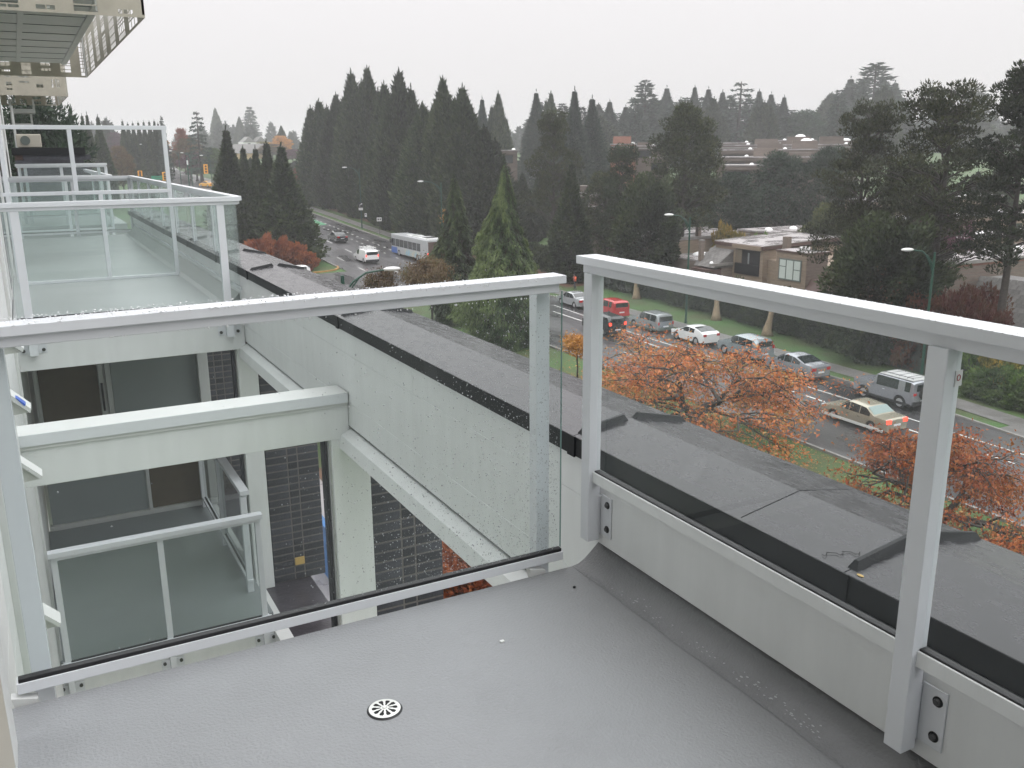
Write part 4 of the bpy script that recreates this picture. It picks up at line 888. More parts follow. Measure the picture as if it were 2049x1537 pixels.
# terrace beyond and its rails
struct('terrace_floor_far', B(-.19, 1.9, 20.6, 28.9, -.3, -.02), 'deck_far'); struct('gap_wall', B(-.19, 1.7, 17.7, 20.5, -1.4, -.6), 'white_wall')
r5 = thing('glass_railing', 'white glass railing at the near end of the farthest terrace, highest in view', 'railing', (.8, 21.6, 0))
railing(r5, 'x', -.02, 1.72, 21.55, .1, 1.20, [], glass='pane_far', pane_ranges=[(.05, .8), (.86, 1.66)], capt=.05)
for x_ in (.02, .13, .80, 1.52, 1.66): BB(x_, x_+.06, 21.6, 21.66, -.2, 1.13).build('post', 'white_paint', r5)
r6 = thing('glass_railing', 'white glass railing one bay in front of the farthest terrace rail', 'railing', (.8, 20.6, 0))
railing(r6, 'x', -.12, 1.62, 20.35, -.1, .98, [], glass='pane_far', pane_ranges=[(-.05, .8), (.86, 1.6)], capt=.05)
for x_ in (-.1, .80, 1.46, 1.58): BB(x_, x_+.06, 20.4, 20.46, -.3, .9).build('post', 'white_paint', r6)
r7 = thing('glass_railing', 'white glass railing on the street side of the farthest terrace', 'railing', (1.75, 24, 0))
railing(r7, 'y', 20.4, 28, 1.62, .1, .98, [], glass='pane_far', pane_ranges=[(20.5, 23), (23.1, 25.5), (25.6, 28)], capt=.05)
for y_ in (23, 25.5): BB(1.64, 1.7, y_, y_+.06, -.1, .93).build('post', 'white_paint', r7)
# dark brick rooftop block
rb = thing('rooftop_block', 'dark brick roof block with black capping at the far end of the terraces', 'building', (.8, 30, 0))
B(-.0, 1.72, 29.3, 36, -6, 1.36).build('wall', 'house_trim', rb)
mbk = brick_mesh(.44, .05, .14)
for i in range(14):
    for j in range(4): inst(mbk, 'brick', rb, (-.8+.0+j*.43+(.2 if i % 2 else 0)-.0, -.75+.0, -.6+i*.14))
BB(-.06, 1.80, 29.2, 36.1, 1.36, 1.56).build('capping', 'flash_dark', rb)
ac = thing('ac_unit', 'beige air conditioner box on the dark brick roof block', 'air conditioner', (.35, 31, 1.56))
BB(.1, .75, 30.6, 31.1, 1.57, 1.95, b=.03).build('case', 'acunit', ac); MB().tube([(.33, 30.59, 1.77), (.33, 30.56, 1.77)], .13, 16).build('fan_grille', 'winframe', ac)
# white frames of balconies further on
for i, (x0, x1, z0, z1, y) in enumerate([(.05, .75, 2.62, 2.75, 33), (.05, .65, 2.2, 2.32, 33.2), (.1, .3, .95, 2.8, 32)]):
    t = thing('balcony_frame', ['upper white balcony edge far left above the roof block', 'lower white balcony edge far left above the roof block', 'white drain pipe frame beside the far left balconies'][i], 'frame', ((x0+x1)/2, y, z0))
    if i < 2:
        BB(x0, x1, y, y+.9, z0, z1, b=.01).build('edge_beam', 'trim', t); BB(x0, x0+.06, y, y+.06, z1, z1+.28).build('stub_post', 'trim', t); BB(x1-.06, x1, y, y+.06, z1, z1+.28).build('stub_post', 'trim', t)
    else:
        MB().tube([(x0, y, z1), (x0, y, 1.5), (x0+.18, y, 1.35), (x0+.18, y, 1.05), (x0-.1, y, 1.05)], .035, 8).build('pipe', 'trim', t)

# ---- upper balconies with perforated screens
def perf(root, name, u0, u1, v0, v1, place, seed, colw=.36, border=.035, ks=(1, 2, 2, 3), web=.014, solid=.25):
    """perforated metal sheet: alternate plain strips and strips pierced by small rectangular holes; place(u,v,thickness side)->xyz"""
    rg = random.Random(seed); mb = MB(); th = .004
    def cell(a, b_, c_, d_):
        P = [place(u, v, s) for s in (0, th) for u, v in ((a, c_), (b_, c_), (b_, d_), (a, d_))]
        mb.add(P, [(0, 3, 2, 1), (4, 5, 6, 7), (0, 1, 5, 4), (1, 2, 6, 5), (2, 3, 7, 6), (3, 0, 4, 7)])
    cell(u0, u1, v0, v0+border); cell(u0, u1, v1-border, v1); u = u0
    while u < u1-.02:
        w1 = min(colw*rg.uniform(.35, .6), u1-u); cell(u, u+w1, v0+border, v1-border); u += w1
        if u >= u1-.05: break
        w2 = min(colw*rg.uniform(.5, .9), u1-u); v = v0+border
        while v < v1-border-.01:
            h = rg.choice((.035, .05, .07, .1)); h = min(h, v1-border-v)
            if rg.random() < solid: cell(u, u+w2, v, v+h)
            else:
                a = u; k = rg.choice(ks); ww = w2/k
                for j in range(k): cell(a, a+web, v, v+h); a += ww
                cell(u+w2-.014, u+w2, v, v+h)
            v += h; cell(u, u+w2, v, min(v+.014, v1-border)); v += .014
        u += w2
    cell(max(u0, u1-.03), u1, v0+border, v1-border)
    return mb.build(name, 'screen', root)
def upper_balcony(label, y0, y1, x1, zb, zt, soff, seed, sx=.38):
    t = thing('upper_balcony', label, 'balcony', (.7, (y0+y1)/2, soff))
    sl_ = B(-.19, x1-sx, y0+.25, y1-.1, soff, soff+.25).build('slab', 'soffit', t)
    for i in range(1, 9):
        y = y0+.25+(y1-y0-.35)*i/9; B(-.18, x1-sx-.12, y-.012, y+.012, soff-.008, soff-.0015).build('soffit_joint', 'winframe', sl_)
    B(x1-sx-.12, x1-sx-.02, y0+.3, y1-.12, soff-.03, soff-.002).build('soffit_trim', 'soffit', sl_); B(.28, .36, y0+.3, y1-.2, soff-.014, soff-.002).build('soffit_trim', 'soffit', sl_)
    perf(t, 'screen_front', -.19, x1, zb, zt, lambda u, v, s: (u, y0+s, v), seed, solid=.6)
    perf(t, 'screen_side', y0+.005, y1-.005, zb, zt, lambda u, v, s: (x1-s-.001, u, v), seed+1, colw=1.25, ks=(3, 4, 5, 6), web=.045, solid=.12)
    perf(t, 'screen_back', -.19, x1-.006, zb, zt, lambda u, v, s: (u, y1-s, v), seed+2)
    for x_ in (.0, .55, 1.1): BB(x_, x_+.05, y0+.02, y0+.07, zb+.05, zt).build('hanger', 'soffit', t)
    B(x1-.04, x1-.01, y1-.25, y1-.2, zb, zt).build('hanger', 'trim', t)
    return t
upper_balcony('nearest overhead balcony with tan perforated metal screens', 12.82, 23.3, 1.66, 3.05, 4.2, 3.33, 5)
upper_balcony('second overhead balcony further along, smaller in view, with tan screens', 31.5, 37.8, 1.66, 3.07, 4.0, 3.4, 15)

# ---- building wall on the left
lw = thing('building_wall', 'pale boarded building wall at the left picture edge', 'wall', (-.2, 10, 0))
B(-.6, -.21, 2.5, 45, -6, 13).build('core', 'white_wall', lw); B(-.6, -.2, -4.5, 2.1, -.2, 13).build('unseen_dark_wall', 'grey_panel', lw)  # wall raised and dark near part added, unseen, to cut light
struct('light_block_wall', B(-.2, 2.2, -3.4, -3.2, -.2, 3.0), 'grey_panel')  # unseen wall added behind the camera to dim the white faces
for i in range(46):
    z_ = -3.0+i*.15; B(-.2095, -.198, 2.6, 29, z_, z_+.146).build('siding_board', 'white_wall', lw)
for (a, b_, c_, d_) in ((2.15, 2.30, -.2, 3), (3.3, 3.42, -3, 3), (5.25, 5.42, -3, 3), (7.9, 8.1, -3, 3), (12.2, 12.4, 0, 3), (20, 20.3, 0, 3)): BB(-.2, -.175, a, b_, c_, d_).build('trim_board', 'trim', lw)
for (a, b_, c_, d_) in ((9.5, 11.0, .1, 2.2), (13, 15, .1, 2.2), (15.6, 17, .1, 2.2)):
    w_ = BB(-.2, -.18, a, b_, c_, d_).build('window', 'trim', lw); B(-.1795, -.177, a+.08, b_-.08, c_+.08, d_-.08).build('pane', 'carglass', w_)
BB(-.2, -.172, .3, 2.1, 0.02, 2.2).build('door_frame', 'acunit', lw)
for i, (y, z_, lb) in enumerate([(4.6, .60, 'uppermost'), (4.25, .40, 'second from top, with blue tape'), (4.6, -.02, 'third from top'), (3.9, -.45, 'fourth from top')]):
    t = thing('awning_window', 'narrow white window sash tilted open on the left wall, %s' % lb, 'window', (-.2, y, z_), 'awning windows on the left wall')
    m_ = MB(); m_.prism([(-.197, z_+.06), (-.190, z_+.078), (-.072, z_-.045), (-.078, z_-.062)], 1, y, y+.11); m_.build('sash', 'trim', t)
    m_ = MB(); m_.prism([(-.197, z_+.052), (-.197, z_-.075), (-.085, z_-.066)], 1, y+.03, y+.04); m_.build('sash_shade', 'soffit', t)  # grey triangle stands in for the shaded gap under the sash
    if i == 1: m_ = MB(); m_.prism([(-.125, z_+.0125), (-.118, z_+.008), (-.09, z_-.022), (-.096, z_-.028)], 1, y-.003, y+.05); m_.build('tape', 'signblue', t)

# ---- lower balcony and the wall behind it
struct('lower_floor', B(-.19, 1.62, 7.86, 10.98, -3.0, -2.8), 'lower_deck')
struct('lower_wall_back', B(-.19, 1.9, 11.9, 12.1, -6, -.42), 'white_wall')
lf = thing('lower_fascia', 'white fascia with bolts at the edge of the lower balcony', 'beam', (.7, 7.8, -3))
BB(-.19, 1.6, 7.80, 7.855, -3.35, -2.81).build('fascia_board', 'white_wall', lf)
lr = thing('glass_railing', 'white glass railing across the near end of the lower balcony', 'railing', (.7, 7.75, -2.8))
railing(lr, 'x', -.17, 1.56, 7.70, -2.78, -1.735, [], glass='pane_far', pane_ranges=[(-.11, .66), (.71, 1.49)], capt=.045, cap_w=.085)
for x_ in (-.155, .665, 1.495): bolted_post(lr, x_, 7.735, -3.16, -1.80, .05, (-3.12, -2.98))
ls = thing('glass_railing', 'short white glass railing on the street side of the lower balcony', 'railing', (1.55, 9.5, -2.8))
railing(ls, 'y', 8.36, 10.95, 1.50, -2.7, -1.735, [], glass='pane_far', pane_ranges=[(8.44, 9.6), (9.68, 10.85)], capt=.045, cap_w=.085)
for y_ in (8.37, 9.61, 10.87): BB(1.50, 1.56, y_, y_+.06, -3.0, -1.8).build('post', 'white_paint', ls)
gw = thing('glazed_wall', 'grey and brown panelled glazed wall at the back of the lower balcony', 'wall', (.7, 11, -2.8))
B(-.14, .90, 11.0, 11.04, -2.74, -1.92).build('grey_panel', 'pale_panel', gw); B(.95, 1.56, 11.0, 11.04, -2.74, -1.92).build('brown_panel', 'brown_panel', gw)
B(-.08, .52, 11.0, 11.04, -1.88, -.3).build('brown_panel', 'brown_panel', gw); B(.66, 1.60, 11.0, 11.04, -1.88, -.3).build('grey_panel', 'pale_panel', gw)
BB(.905, .945, 10.98, 11.05, -2.76, -1.9).build('mullion', 'trim', gw); BB(-.16, 1.58, 10.96, 11.05, -2.80, -2.745).build('sill', 'trim', gw); BB(-.19, 1.6, 10.98, 11.05, -1.915, -1.885).build('transom', 'trim', gw)
for x_ in (.525, .60): BB(x_, x_+.05, 10.96, 11.05, -1.88, -.3).build('door_stile', 'trim', gw)
BB(.538, .562, 10.94, 10.955, -1.45, -1.12).build('door_handle', 'black_plastic', gw); BB(-.13, -.085, 10.97, 11.05, -1.88, -.3).build('door_stile', 'trim', gw)
BB(1.605, 1.72, 10.9, 11.3, -2.8, -.42).build('corner_post', 'white_wall', gw)

# ---- raindrops on glass and rails
def drops(name, n, f, r0, r1, seed, parent):
    rg = random.Random(seed); mb = MB()
    for i in range(n):
        x, y, z_, flat = f(rg); r = r0+(r1-r0)*rg.random()**3
        mb.ell((x, y, z_), (r, r*flat[0], r*flat[1]), 6, 4)
    o = mb.build(name, 'drop' if name == 'raindrops' else 'bead', parent, smooth=True); o['kind'] = 'stuff'; return o
def fg(rg):
    while True:
        x, z_ = rg.uniform(-.1, 1.5), rg.uniform(.07, .96)
        if rg.random() < max(.015, (x-.5)/.9)**1.3*(1.25-z_)**1.5: return x, 2.4845, z_, (.5, 1.15)
drops('raindrops', 4200, fg, .0008, .0024, 1, fr)
drops('rail_drops', 1500, lambda g: (g.uniform(-.16, 1.5), 2.452+.08*g.choice((0, .98, g.random())), 1.030-.014*(1.5-g.uniform(-.16, 1.5))/1.67, (1, .5)), .001, .0034, 2, fr)
drops('rail_drops', 1400, lambda g: (1.575+.08*g.choice((0.02, .97, g.random())), g.uniform(-.2, 2.49), 1.0845, (1, .55)), .001, .0032, 3, rr)
drops('hanging_drops', 60, lambda g: (g.uniform(.1, 1.5), 2.47, .968-.014*.3, (1, 1.2)), .0016, .0035, 4, fr)

# ================================================================ CARS
def car(label, x, y, rz, spec, paint, name='parked_car', group=None, cat='car', lit=False, z=None):
    L_, W_, Hh = spec['L'], spec['W'], spec['H']; top = spec['top']; belt = spec['belt']; wx = spec['wheels']; wr = spec.get('wr', .32); gc = spec.get('gc', .2)
    t = thing(name, label, cat, (x, y, (gz(x, y)+.032) if z is None else z), group, rz)
    # x along the car, nose at +L/2
    f_top = lambda u: interp(top, u); f_belt = lambda u: interp(belt, u)
    us = sorted(set([-L_/2, L_/2]+[p[0] for p in top]+[-L_/2+L_*i/46 for i in range(47)]))
    prof_n = 9; mb = MB(); rings = []
    ax, bx_ = spec.get('cabin', (-L_/2, L_/2))
    for u in us:
        e_ = min(1, (L_/2-abs(u))/.35); wq = W_/2*(.86+.14*sqrt(max(0, e_)*(2-max(0, min(1, e_))))) if e_ < 1 else W_/2
        zb = gc+.06*(1-min(1, (L_/2-abs(u))/.5)); za = 0
        for q in wx:
            d_ = abs(u-q)
            if d_ < wr+.06: za = max(za, sqrt(max(0, (wr+.06)**2-d_**2))+wr-.02)
        zl = max(zb, za); bz = f_belt(u); tz = max(f_top(u), bz+.004); hh = tz-bz
        wt = wq*(.985-.0*hh)-spec.get('tumble', .26)*hh
        rings.append((u, wq, wt, bz, tz, zl))
        sec = [(0, zb), (wq*.9, zb if not za else zl), (wq*.985, max(zb+.05, zl+.004)), (wq, max((zb+bz)/2, zl+.008)), (wq*.985, max(bz, zl+.012)), (wt, max(bz+.002, tz-.07*min(1, hh*2))), (wt-.10*min(1, hh*3)-.02, max(bz+.003, tz-.012)), (wt*.5, tz+.012), (0, tz+.018)]
        full = [(s, z_) for s, z_ in sec]+[(-s, z_) for s, z_ in sec[-2:0:-1]]
        mb.v += [(u, s, z_) for s, z_ in full]
    m = 16
    for i in range(len(us)-1):
        for j in range(m): mb.f.append((i*m+j, i*m+(j+1) % m, (i+1)*m+(j+1) % m, (i+1)*m+j))
    mb.f.append(tuple(range(m))); mb.f.append(tuple((len(us)-1)*m+j for j in range(m))[::-1])
    body = mb.build('body', paint, t, local=True, smooth=True)
    md = body.modifiers.new('es', 'EDGE_SPLIT'); md.split_angle = radians(38)
    def R_(u):
        for a, b_ in zip(rings, rings[1:]):
            if a[0] <= u <= b_[0]:
                k = (u-a[0])/max(1e-6, b_[0]-a[0]); return [a[i]+(b_[i]-a[i])*k for i in range(6)]
        return rings[-1]
    def ysurf(u, z_):
        _, wq, wt, bz, tz, zl = R_(u); zt = max(bz+.002, tz-.07*min(1, (tz-bz)*2)); k = min(1, max(0, (z_-bz)/max(.01, zt-bz))); return wq*.985+(wt-wq*.985)*k
    gm = spec.get('glass', 'carglass')
    for a, b_ in spec['side']:      # side windows both sides
        for sgn in (1, -1):
            w_ = MB(); n = 8; lo = []; hi = []
            for i in range(n+1):
                u = a+(b_-a)*i/n; _, wq, wt, bz, tz, zl = R_(u); zlo = bz+.03; zhi = tz-.085
                if zhi < zlo+.01: zhi = zlo+.01
                lo.append((u, sgn*(ysurf(u, zlo)+.006), zlo)); hi.append((u, sgn*(ysurf(u, zhi)+.006), zhi))
            w_.v = lo+hi; w_.f = [(i, i+1, n+2+i, n+1+i) for i in range(n)]
            w_.build('side_window', gm, t, local=True)
    def slope_glass(nm, a, b_, k=.86, gm2=gm):
        w_ = MB(); n = 6
        for i in range(n+1):
            u = a+(b_-a)*i/n; _, wq, wt, bz, tz, zl = R_(u); wy = (wt-.07)*k/.86
            w_.v += [(u, -wy, tz+.012), (u, -wy*.5, tz+.024), (u, 0, tz+.03), (u, wy*.5, tz+.024), (u, wy, tz+.012)]
        for i in range(n):
            for j in range(4): w_.f.append((i*5+j, i*5+j+1, i*5+6+j, i*5+5+j))
        return w_.build(nm, gm2, t, local=True)
    slope_glass('windscreen', *spec['ws'])
    if spec.get('rw'): slope_glass('rear_window', *spec['rw'], gm2=spec.get('rglass', gm))
    xr = -L_/2
    if spec.get('rwflat'):
        z0, z1, k = spec['rwflat']; _, wq, wt, bz, tz, zl = R_(xr+.06)
        B(xr-.008, xr+.03, -W_/2*k, W_/2*k, z0, z1).build('rear_window', gm, t, local=True)
    tl = 'red_lit' if lit else 'red_lens'; z0, z1, wl = spec['tail']
    for sgn in (1, -1):
        yo = W_/2*.90; a, b_ = sorted((sgn*yo, sgn*(yo-wl))); BB(xr-.012, xr+.16, a, b_, z0, z1, b=.02).build('tail_light', tl, t, local=True)
        a, b_ = sorted((sgn*W_/2*.9, sgn*(W_/2*.9-.32))); BB(L_/2-.18, L_/2+.008, a, b_, .6*1.0, .74, b=.02).build('headlight', 'clear_lens', t, local=True)
        xm = spec['ws'][0]; BB(xm+.02, xm+.14, sgn*(W_/2+.07)-.06, sgn*(W_/2+.07)+.06, f_belt(xm)+.02, f_belt(xm)+.14, b=.02).build('mirror', spec.get('mirror', paint), t, local=True)
    BB(xr-.014, xr+.05, -.26, .26, .52+spec.get('pz', 0), .64+spec.get('pz', 0), b=.005).build('licence_plate', 'plate', t, local=True)
    bp = spec.get('bumper')
    BB(xr-.03, xr+.14, -W_/2*.93, W_/2*.93, gc+.02, gc+(.30 if bp else .10), b=.03).build('rear_bumper', bp or 'black_plastic', t, local=True)
    if spec.get('clad'):
        for sgn in (1, -1): BB(-L_/2+.15, L_/2-.15, sgn*W_/2*.99-.012, sgn*W_/2*.99+.016, gc, gc+.16, b=.01).build('sill_cladding', spec['clad'], t, local=True)
    for q in wx:
        for sgn in (1, -1):
            w_ = MB(); yy = sgn*(W_/2-.02); w_.tube([(q, yy-sgn*.2, wr), (q, yy-sgn*.015, wr), (q, yy, wr)], [wr, wr, wr*.93], 20); wo = w_.build('wheel', 'tyre', t, local=True)
            w_ = MB(); w_.tube([(q, yy-sgn*.002, wr), (q, yy+sgn*.004, wr)], [wr*.64, wr*.6], 14); w_.build('rim', 'rim', wo, local=True)
            w_ = MB()
            for k in range(5):
                a = k*2*pi/5; w_.box(-.012, .012, yy+sgn*.0045-.003, yy+sgn*.0045+.003, 0, 0) if 0 else None
            w_.tube([(q, yy+sgn*.004, wr), (q, yy+sgn*.014, wr)], [wr*.18, wr*.12], 8); w_.build('hub_cap', 'rim', wo, local=True)
    # handles
    for sgn in (1, -1):
        for u in spec.get('handles', ()): BB(u-.08, u+.08, sgn*(W_/2*.992)-.015, sgn*(W_/2*.992)+.02, f_belt(u)-.16, f_belt(u)-.125, b=.006).build('door_handle', spec.get('hmat', paint), t, local=True)
    return t
sedan = dict(L=4.55, W=1.78, H=1.44, wheels=(-1.33, 1.35), wr=.31, belt=[(-2.3, .86), (-1.5, .93), (.8, .88), (2.3, .62)], top=[(-2.28, .90), (-2.15, .98), (-1.45, 1.02), (-.75, 1.38), (.1, 1.44), (.45, 1.40), (1.25, .94), (2.1, .76), (2.28, .62)], side=[(-1.15, -.42), (-.36, .32), (.38, .95)], ws=(.52, 1.18), rw=(-1.38, -.82), tail=(.68, .90, .36), handles=(-.45, .3))
bmw = dict(sedan, L=4.62, W=1.76, belt=[(-2.3, .84), (.9, .86), (2.3, .66)], top=[(-2.3, .86), (-2.2, .93), (-1.45, .96), (-.85, 1.34), (.15, 1.41), (.4, 1.38), (1.0, .95), (2.1, .80), (2.3, .68)], ws=(.45, .95), rw=(-1.4, -.92), rglass='carglass_light', side=[(-1.18, -.5), (-.44, .22), (.28, .78)], clad='trim', hmat='black_plastic', mirror='paint_champagne')
hatch = dict(L=4.1, W=1.79, H=1.61, wheels=(-1.25, 1.3), wr=.32, belt=[(-2, .98), (.8, .96), (2.05, .75)], top=[(-2.05, 1.05), (-1.98, 1.45), (-1.75, 1.59), (0, 1.61), (.35, 1.57), (1.05, 1.02), (1.9, .9), (2.05, .72)], side=[(-1.6, -1.15), (-1.0, -.2), (-.14, .6)], ws=(.42, .98), rwflat=(1.05, 1.42, .72), tail=(.85, 1.25, .14), tumble=.16, handles=(-.3, .45), bumper='paint_red', pz=.0)
wagon = dict(L=4.45, W=1.73, H=1.58, wheels=(-1.25, 1.3), wr=.33, gc=.22, belt=[(-2.2, .95), (.8, .93), (2.2, .72)], top=[(-2.22, .98), (-2.12, 1.2), (-1.98, 1.52), (-1.7, 1.57), (0, 1.58), (.2, 1.54), (.95, 1.0), (2.05, .88), (2.22, .7)], side=[(-1.85, -1.1), (-1.03, -.3), (-.24, .5)], ws=(.3, .9), rwflat=(1.02, 1.42, .74), tail=(.72, .98, .15), tumble=.2, handles=(-.42, .35), bumper='winframe', clad='winframe')
coupe = dict(L=4.2, W=1.76, H=1.36, wheels=(-1.2, 1.3), wr=.32, belt=[(-2.1, .92), (.8, .88), (2.1, .64)], top=[(-2.08, .95), (-1.9, 1.08), (-1.1, 1.3), (-.2, 1.37), (.2, 1.34), (1.1, .92), (2.0, .74), (2.1, .62)], side=[(-.95, -.35), (-.28, .85)], ws=(.3, 1.05), rw=(-1.75, -.75), tail=(.78, .98, .3), handles=(-.15,))
minisuv = dict(L=4.4, W=1.82, H=1.68, wheels=(-1.3, 1.3), wr=.35, gc=.24, belt=[(-2.1, 1.05), (.8, 1.0), (2.2, .8)], top=[(-2.2, 1.05), (-2.1, 1.35), (-1.8, 1.62), (0, 1.68), (.3, 1.64), (1.05, 1.08), (2.0, .95), (2.2, .78)], side=[(-1.65, -1.05), (-.98, -.2), (-.14, .6)], ws=(.4, 1.0), rwflat=(1.12, 1.5, .72), tail=(.95, 1.2, .22), tumble=.18, handles=(-.3, .45), bumper='paint_bluegrey')
fj = dict(L=4.5, W=1.9, H=1.80, wheels=(-1.35, 1.35), wr=.4, gc=.3, belt=[(-2.2, 1.12), (2.2, 1.08)], top=[(-2.22, 1.14), (-2.18, 1.68), (-2.0, 1.78), (.3, 1.80), (.5, 1.76), (.78, 1.2), (2.0, 1.14), (2.22, 1.05)], side=[(-2.0, -1.62), (-1.15, .42)], ws=(.55, .75), rwflat=(1.22, 1.6, .62), tail=(.95, 1.12, .24), tumble=.13, handles=(-.15,), bumper='black_plastic', clad='black_plastic', hmat='rim')
vanS = dict(L=4.9, W=1.95, H=1.75, wheels=(-1.55, 1.5), wr=.33, gc=.22, belt=[(-2.4, 1.02), (1.0, .98), (2.4, .75)], top=[(-2.44, 1.1), (-2.36, 1.5), (-2.1, 1.72), (.3, 1.75), (.7, 1.68), (1.5, 1.08), (2.3, .9), (2.44, .74)], side=[(.1, 1.0)], ws=(.75, 1.4), rwflat=(1.1, 1.5, .8), tail=(.85, 1.15, .14), tumble=.14, handles=(.1,), bumper='black_plastic')
A0 = pi/2   # nose towards +Y
pk = 'cars parked along the far kerb'
car('silver-white sedan parked behind the gap between the two rails', 47.0, 74.7, A0-.04, sedan, 'paint_silver', group=pk)
car('red boxy hatchback parked just right of the corner post', 47.0, 69.0-.4, A0-.04, hatch, 'paint_red', group=pk)
wg = car('silver estate car with grey bumper parked in front of the lamp post', 46.3, 61.4, A0-.035, wagon, 'paint_silver', group=pk)
car('white coupe with dark roof stripe parked behind the orange leaves', 46.2, 55.4, A0-.03, coupe, 'paint_white', group=pk)
car('grey small SUV half hidden by orange leaves, parked before the silver sedan', 46.0, 49.4, A0-.03, minisuv, 'paint_bluegrey', group=pk)
car('silver grey sedan parked right of the orange tree', 45.35, 43.6, A0-.03, dict(sedan, top=[(-2.28, .95), (-2.1, 1.04), (-1.55, 1.08), (-.6, 1.40), (.0, 1.46), (.4, 1.41), (1.3, .95), (2.1, .78), (2.28, .62)], rw=(-1.5, -.68)), 'paint_silver2', group=pk)
fjc = car('silver off-road car with white roof, roof rack and spare wheel', 45.15, 35.6, A0-.03, fj, 'paint_silver2', group=pk)
# FJ extras
m_ = MB(); m_.box(-2.05, .35, -.76, .76, 1.80, 1.845); m_.build('white_roof', 'paint_white', fjc, local=True)
m_ = MB()
for s_ in (-.62, .62): m_.tube([(-1.9, s_, 1.93), (.2, s_, 1.93)], .02, 6)
for u in (-1.9, -1.5, -.9, -.3, .2): m_.tube([(u, -.62, 1.93), (u, .62, 1.93)], .014, 6); m_.tube([(u, -.62, 1.83), (u, -.62, 1.93)], .014, 5); m_.tube([(u, .62, 1.83), (u, .62, 1.93)], .014, 5)
m_.build('roof_rack', 'black_plastic', fjc, local=True)
m_ = MB(); m_.tube([(-2.26, .05, 1.05), (-2.46, .05, 1.05)], [.37, .37], 20); sw = m_.build('spare_wheel', 'tyre', fjc, local=True); MB().tube([(-2.46, .05, 1.05), (-2.475, .05, 1.05)], [.2, .18], 14).build('rim', 'rim', sw, local=True)
for s_ in (-.6, .6):
    BB(-1.9, .3, s_-.02, s_+.02, 1.60, 1.63).build('roof_rail', 'black_plastic', wg, local=True)
car('champagne old-shape sedan driving with lit tail lights in the middle lane', 39.9, 33.2, A0-.02, bmw, 'paint_champagne', 'moving_car', lit=True)
car('dark pickup-like car with glowing tail lights behind the corner post', 42.0, 62.2, A0-.03, dict(minisuv, bumper='black_plastic'), 'paint_black', 'moving_car', lit=True)
car('black sedan driving away between the lane lines beyond the van', 41.2, 132.4, A0+.02, sedan, 'paint_black', 'moving_car')
vn = car('white van with ladder racks on its roof driving behind the bus', 39.2, 114.0, A0+.0, vanS, 'paint_white', 'work_van', cat='van', lit=True)
m_ = MB()
for u in (-1.9, -1.0, -.1, .4): m_.tube([(u, -.8, 1.92), (u, .8, 1.92)], .03, 6); m_.tube([(u, -.7, 1.74), (u, -.7, 2.1)], .025, 5); m_.tube([(u, .7, 1.74), (u, .7, 2.1)], .025, 5)
for s_ in (-.55, .1, .55): m_.tube([(-2.2, s_, 2.0), (.6, s_, 2.0)], .035, 6)
m_.build('ladder_rack', 'trim', vn, local=True)
car('white SUV turning into the side street, half behind the parapet', 26.8, 105.0, pi+.25, dict(minisuv, bumper='paint_white'), 'paint_white', 'moving_car')
car('yellow taxi waiting at the crossing below the signal', 38.6, 221.5, A0+.4, sedan, 'paint_taxi', 'taxi_cab', cat='taxi')
car('maroon car coming up the distant road', 34.4, 268, -A0, minisuv, 'paint_maroon', 'moving_car')
car('pale silver car at the verge of the distant road', 38.4, 285, -A0, sedan, 'paint_white', 'moving_car')
car('silver car parked in the gap at the far left foot of the tree wall', 50.5, 184, .4, minisuv, 'paint_silver', group=None)
car('dark green van-like car beside the half-bare tree', 24.0, 238, .2, vanS, 'paint_black', 'moving_car')
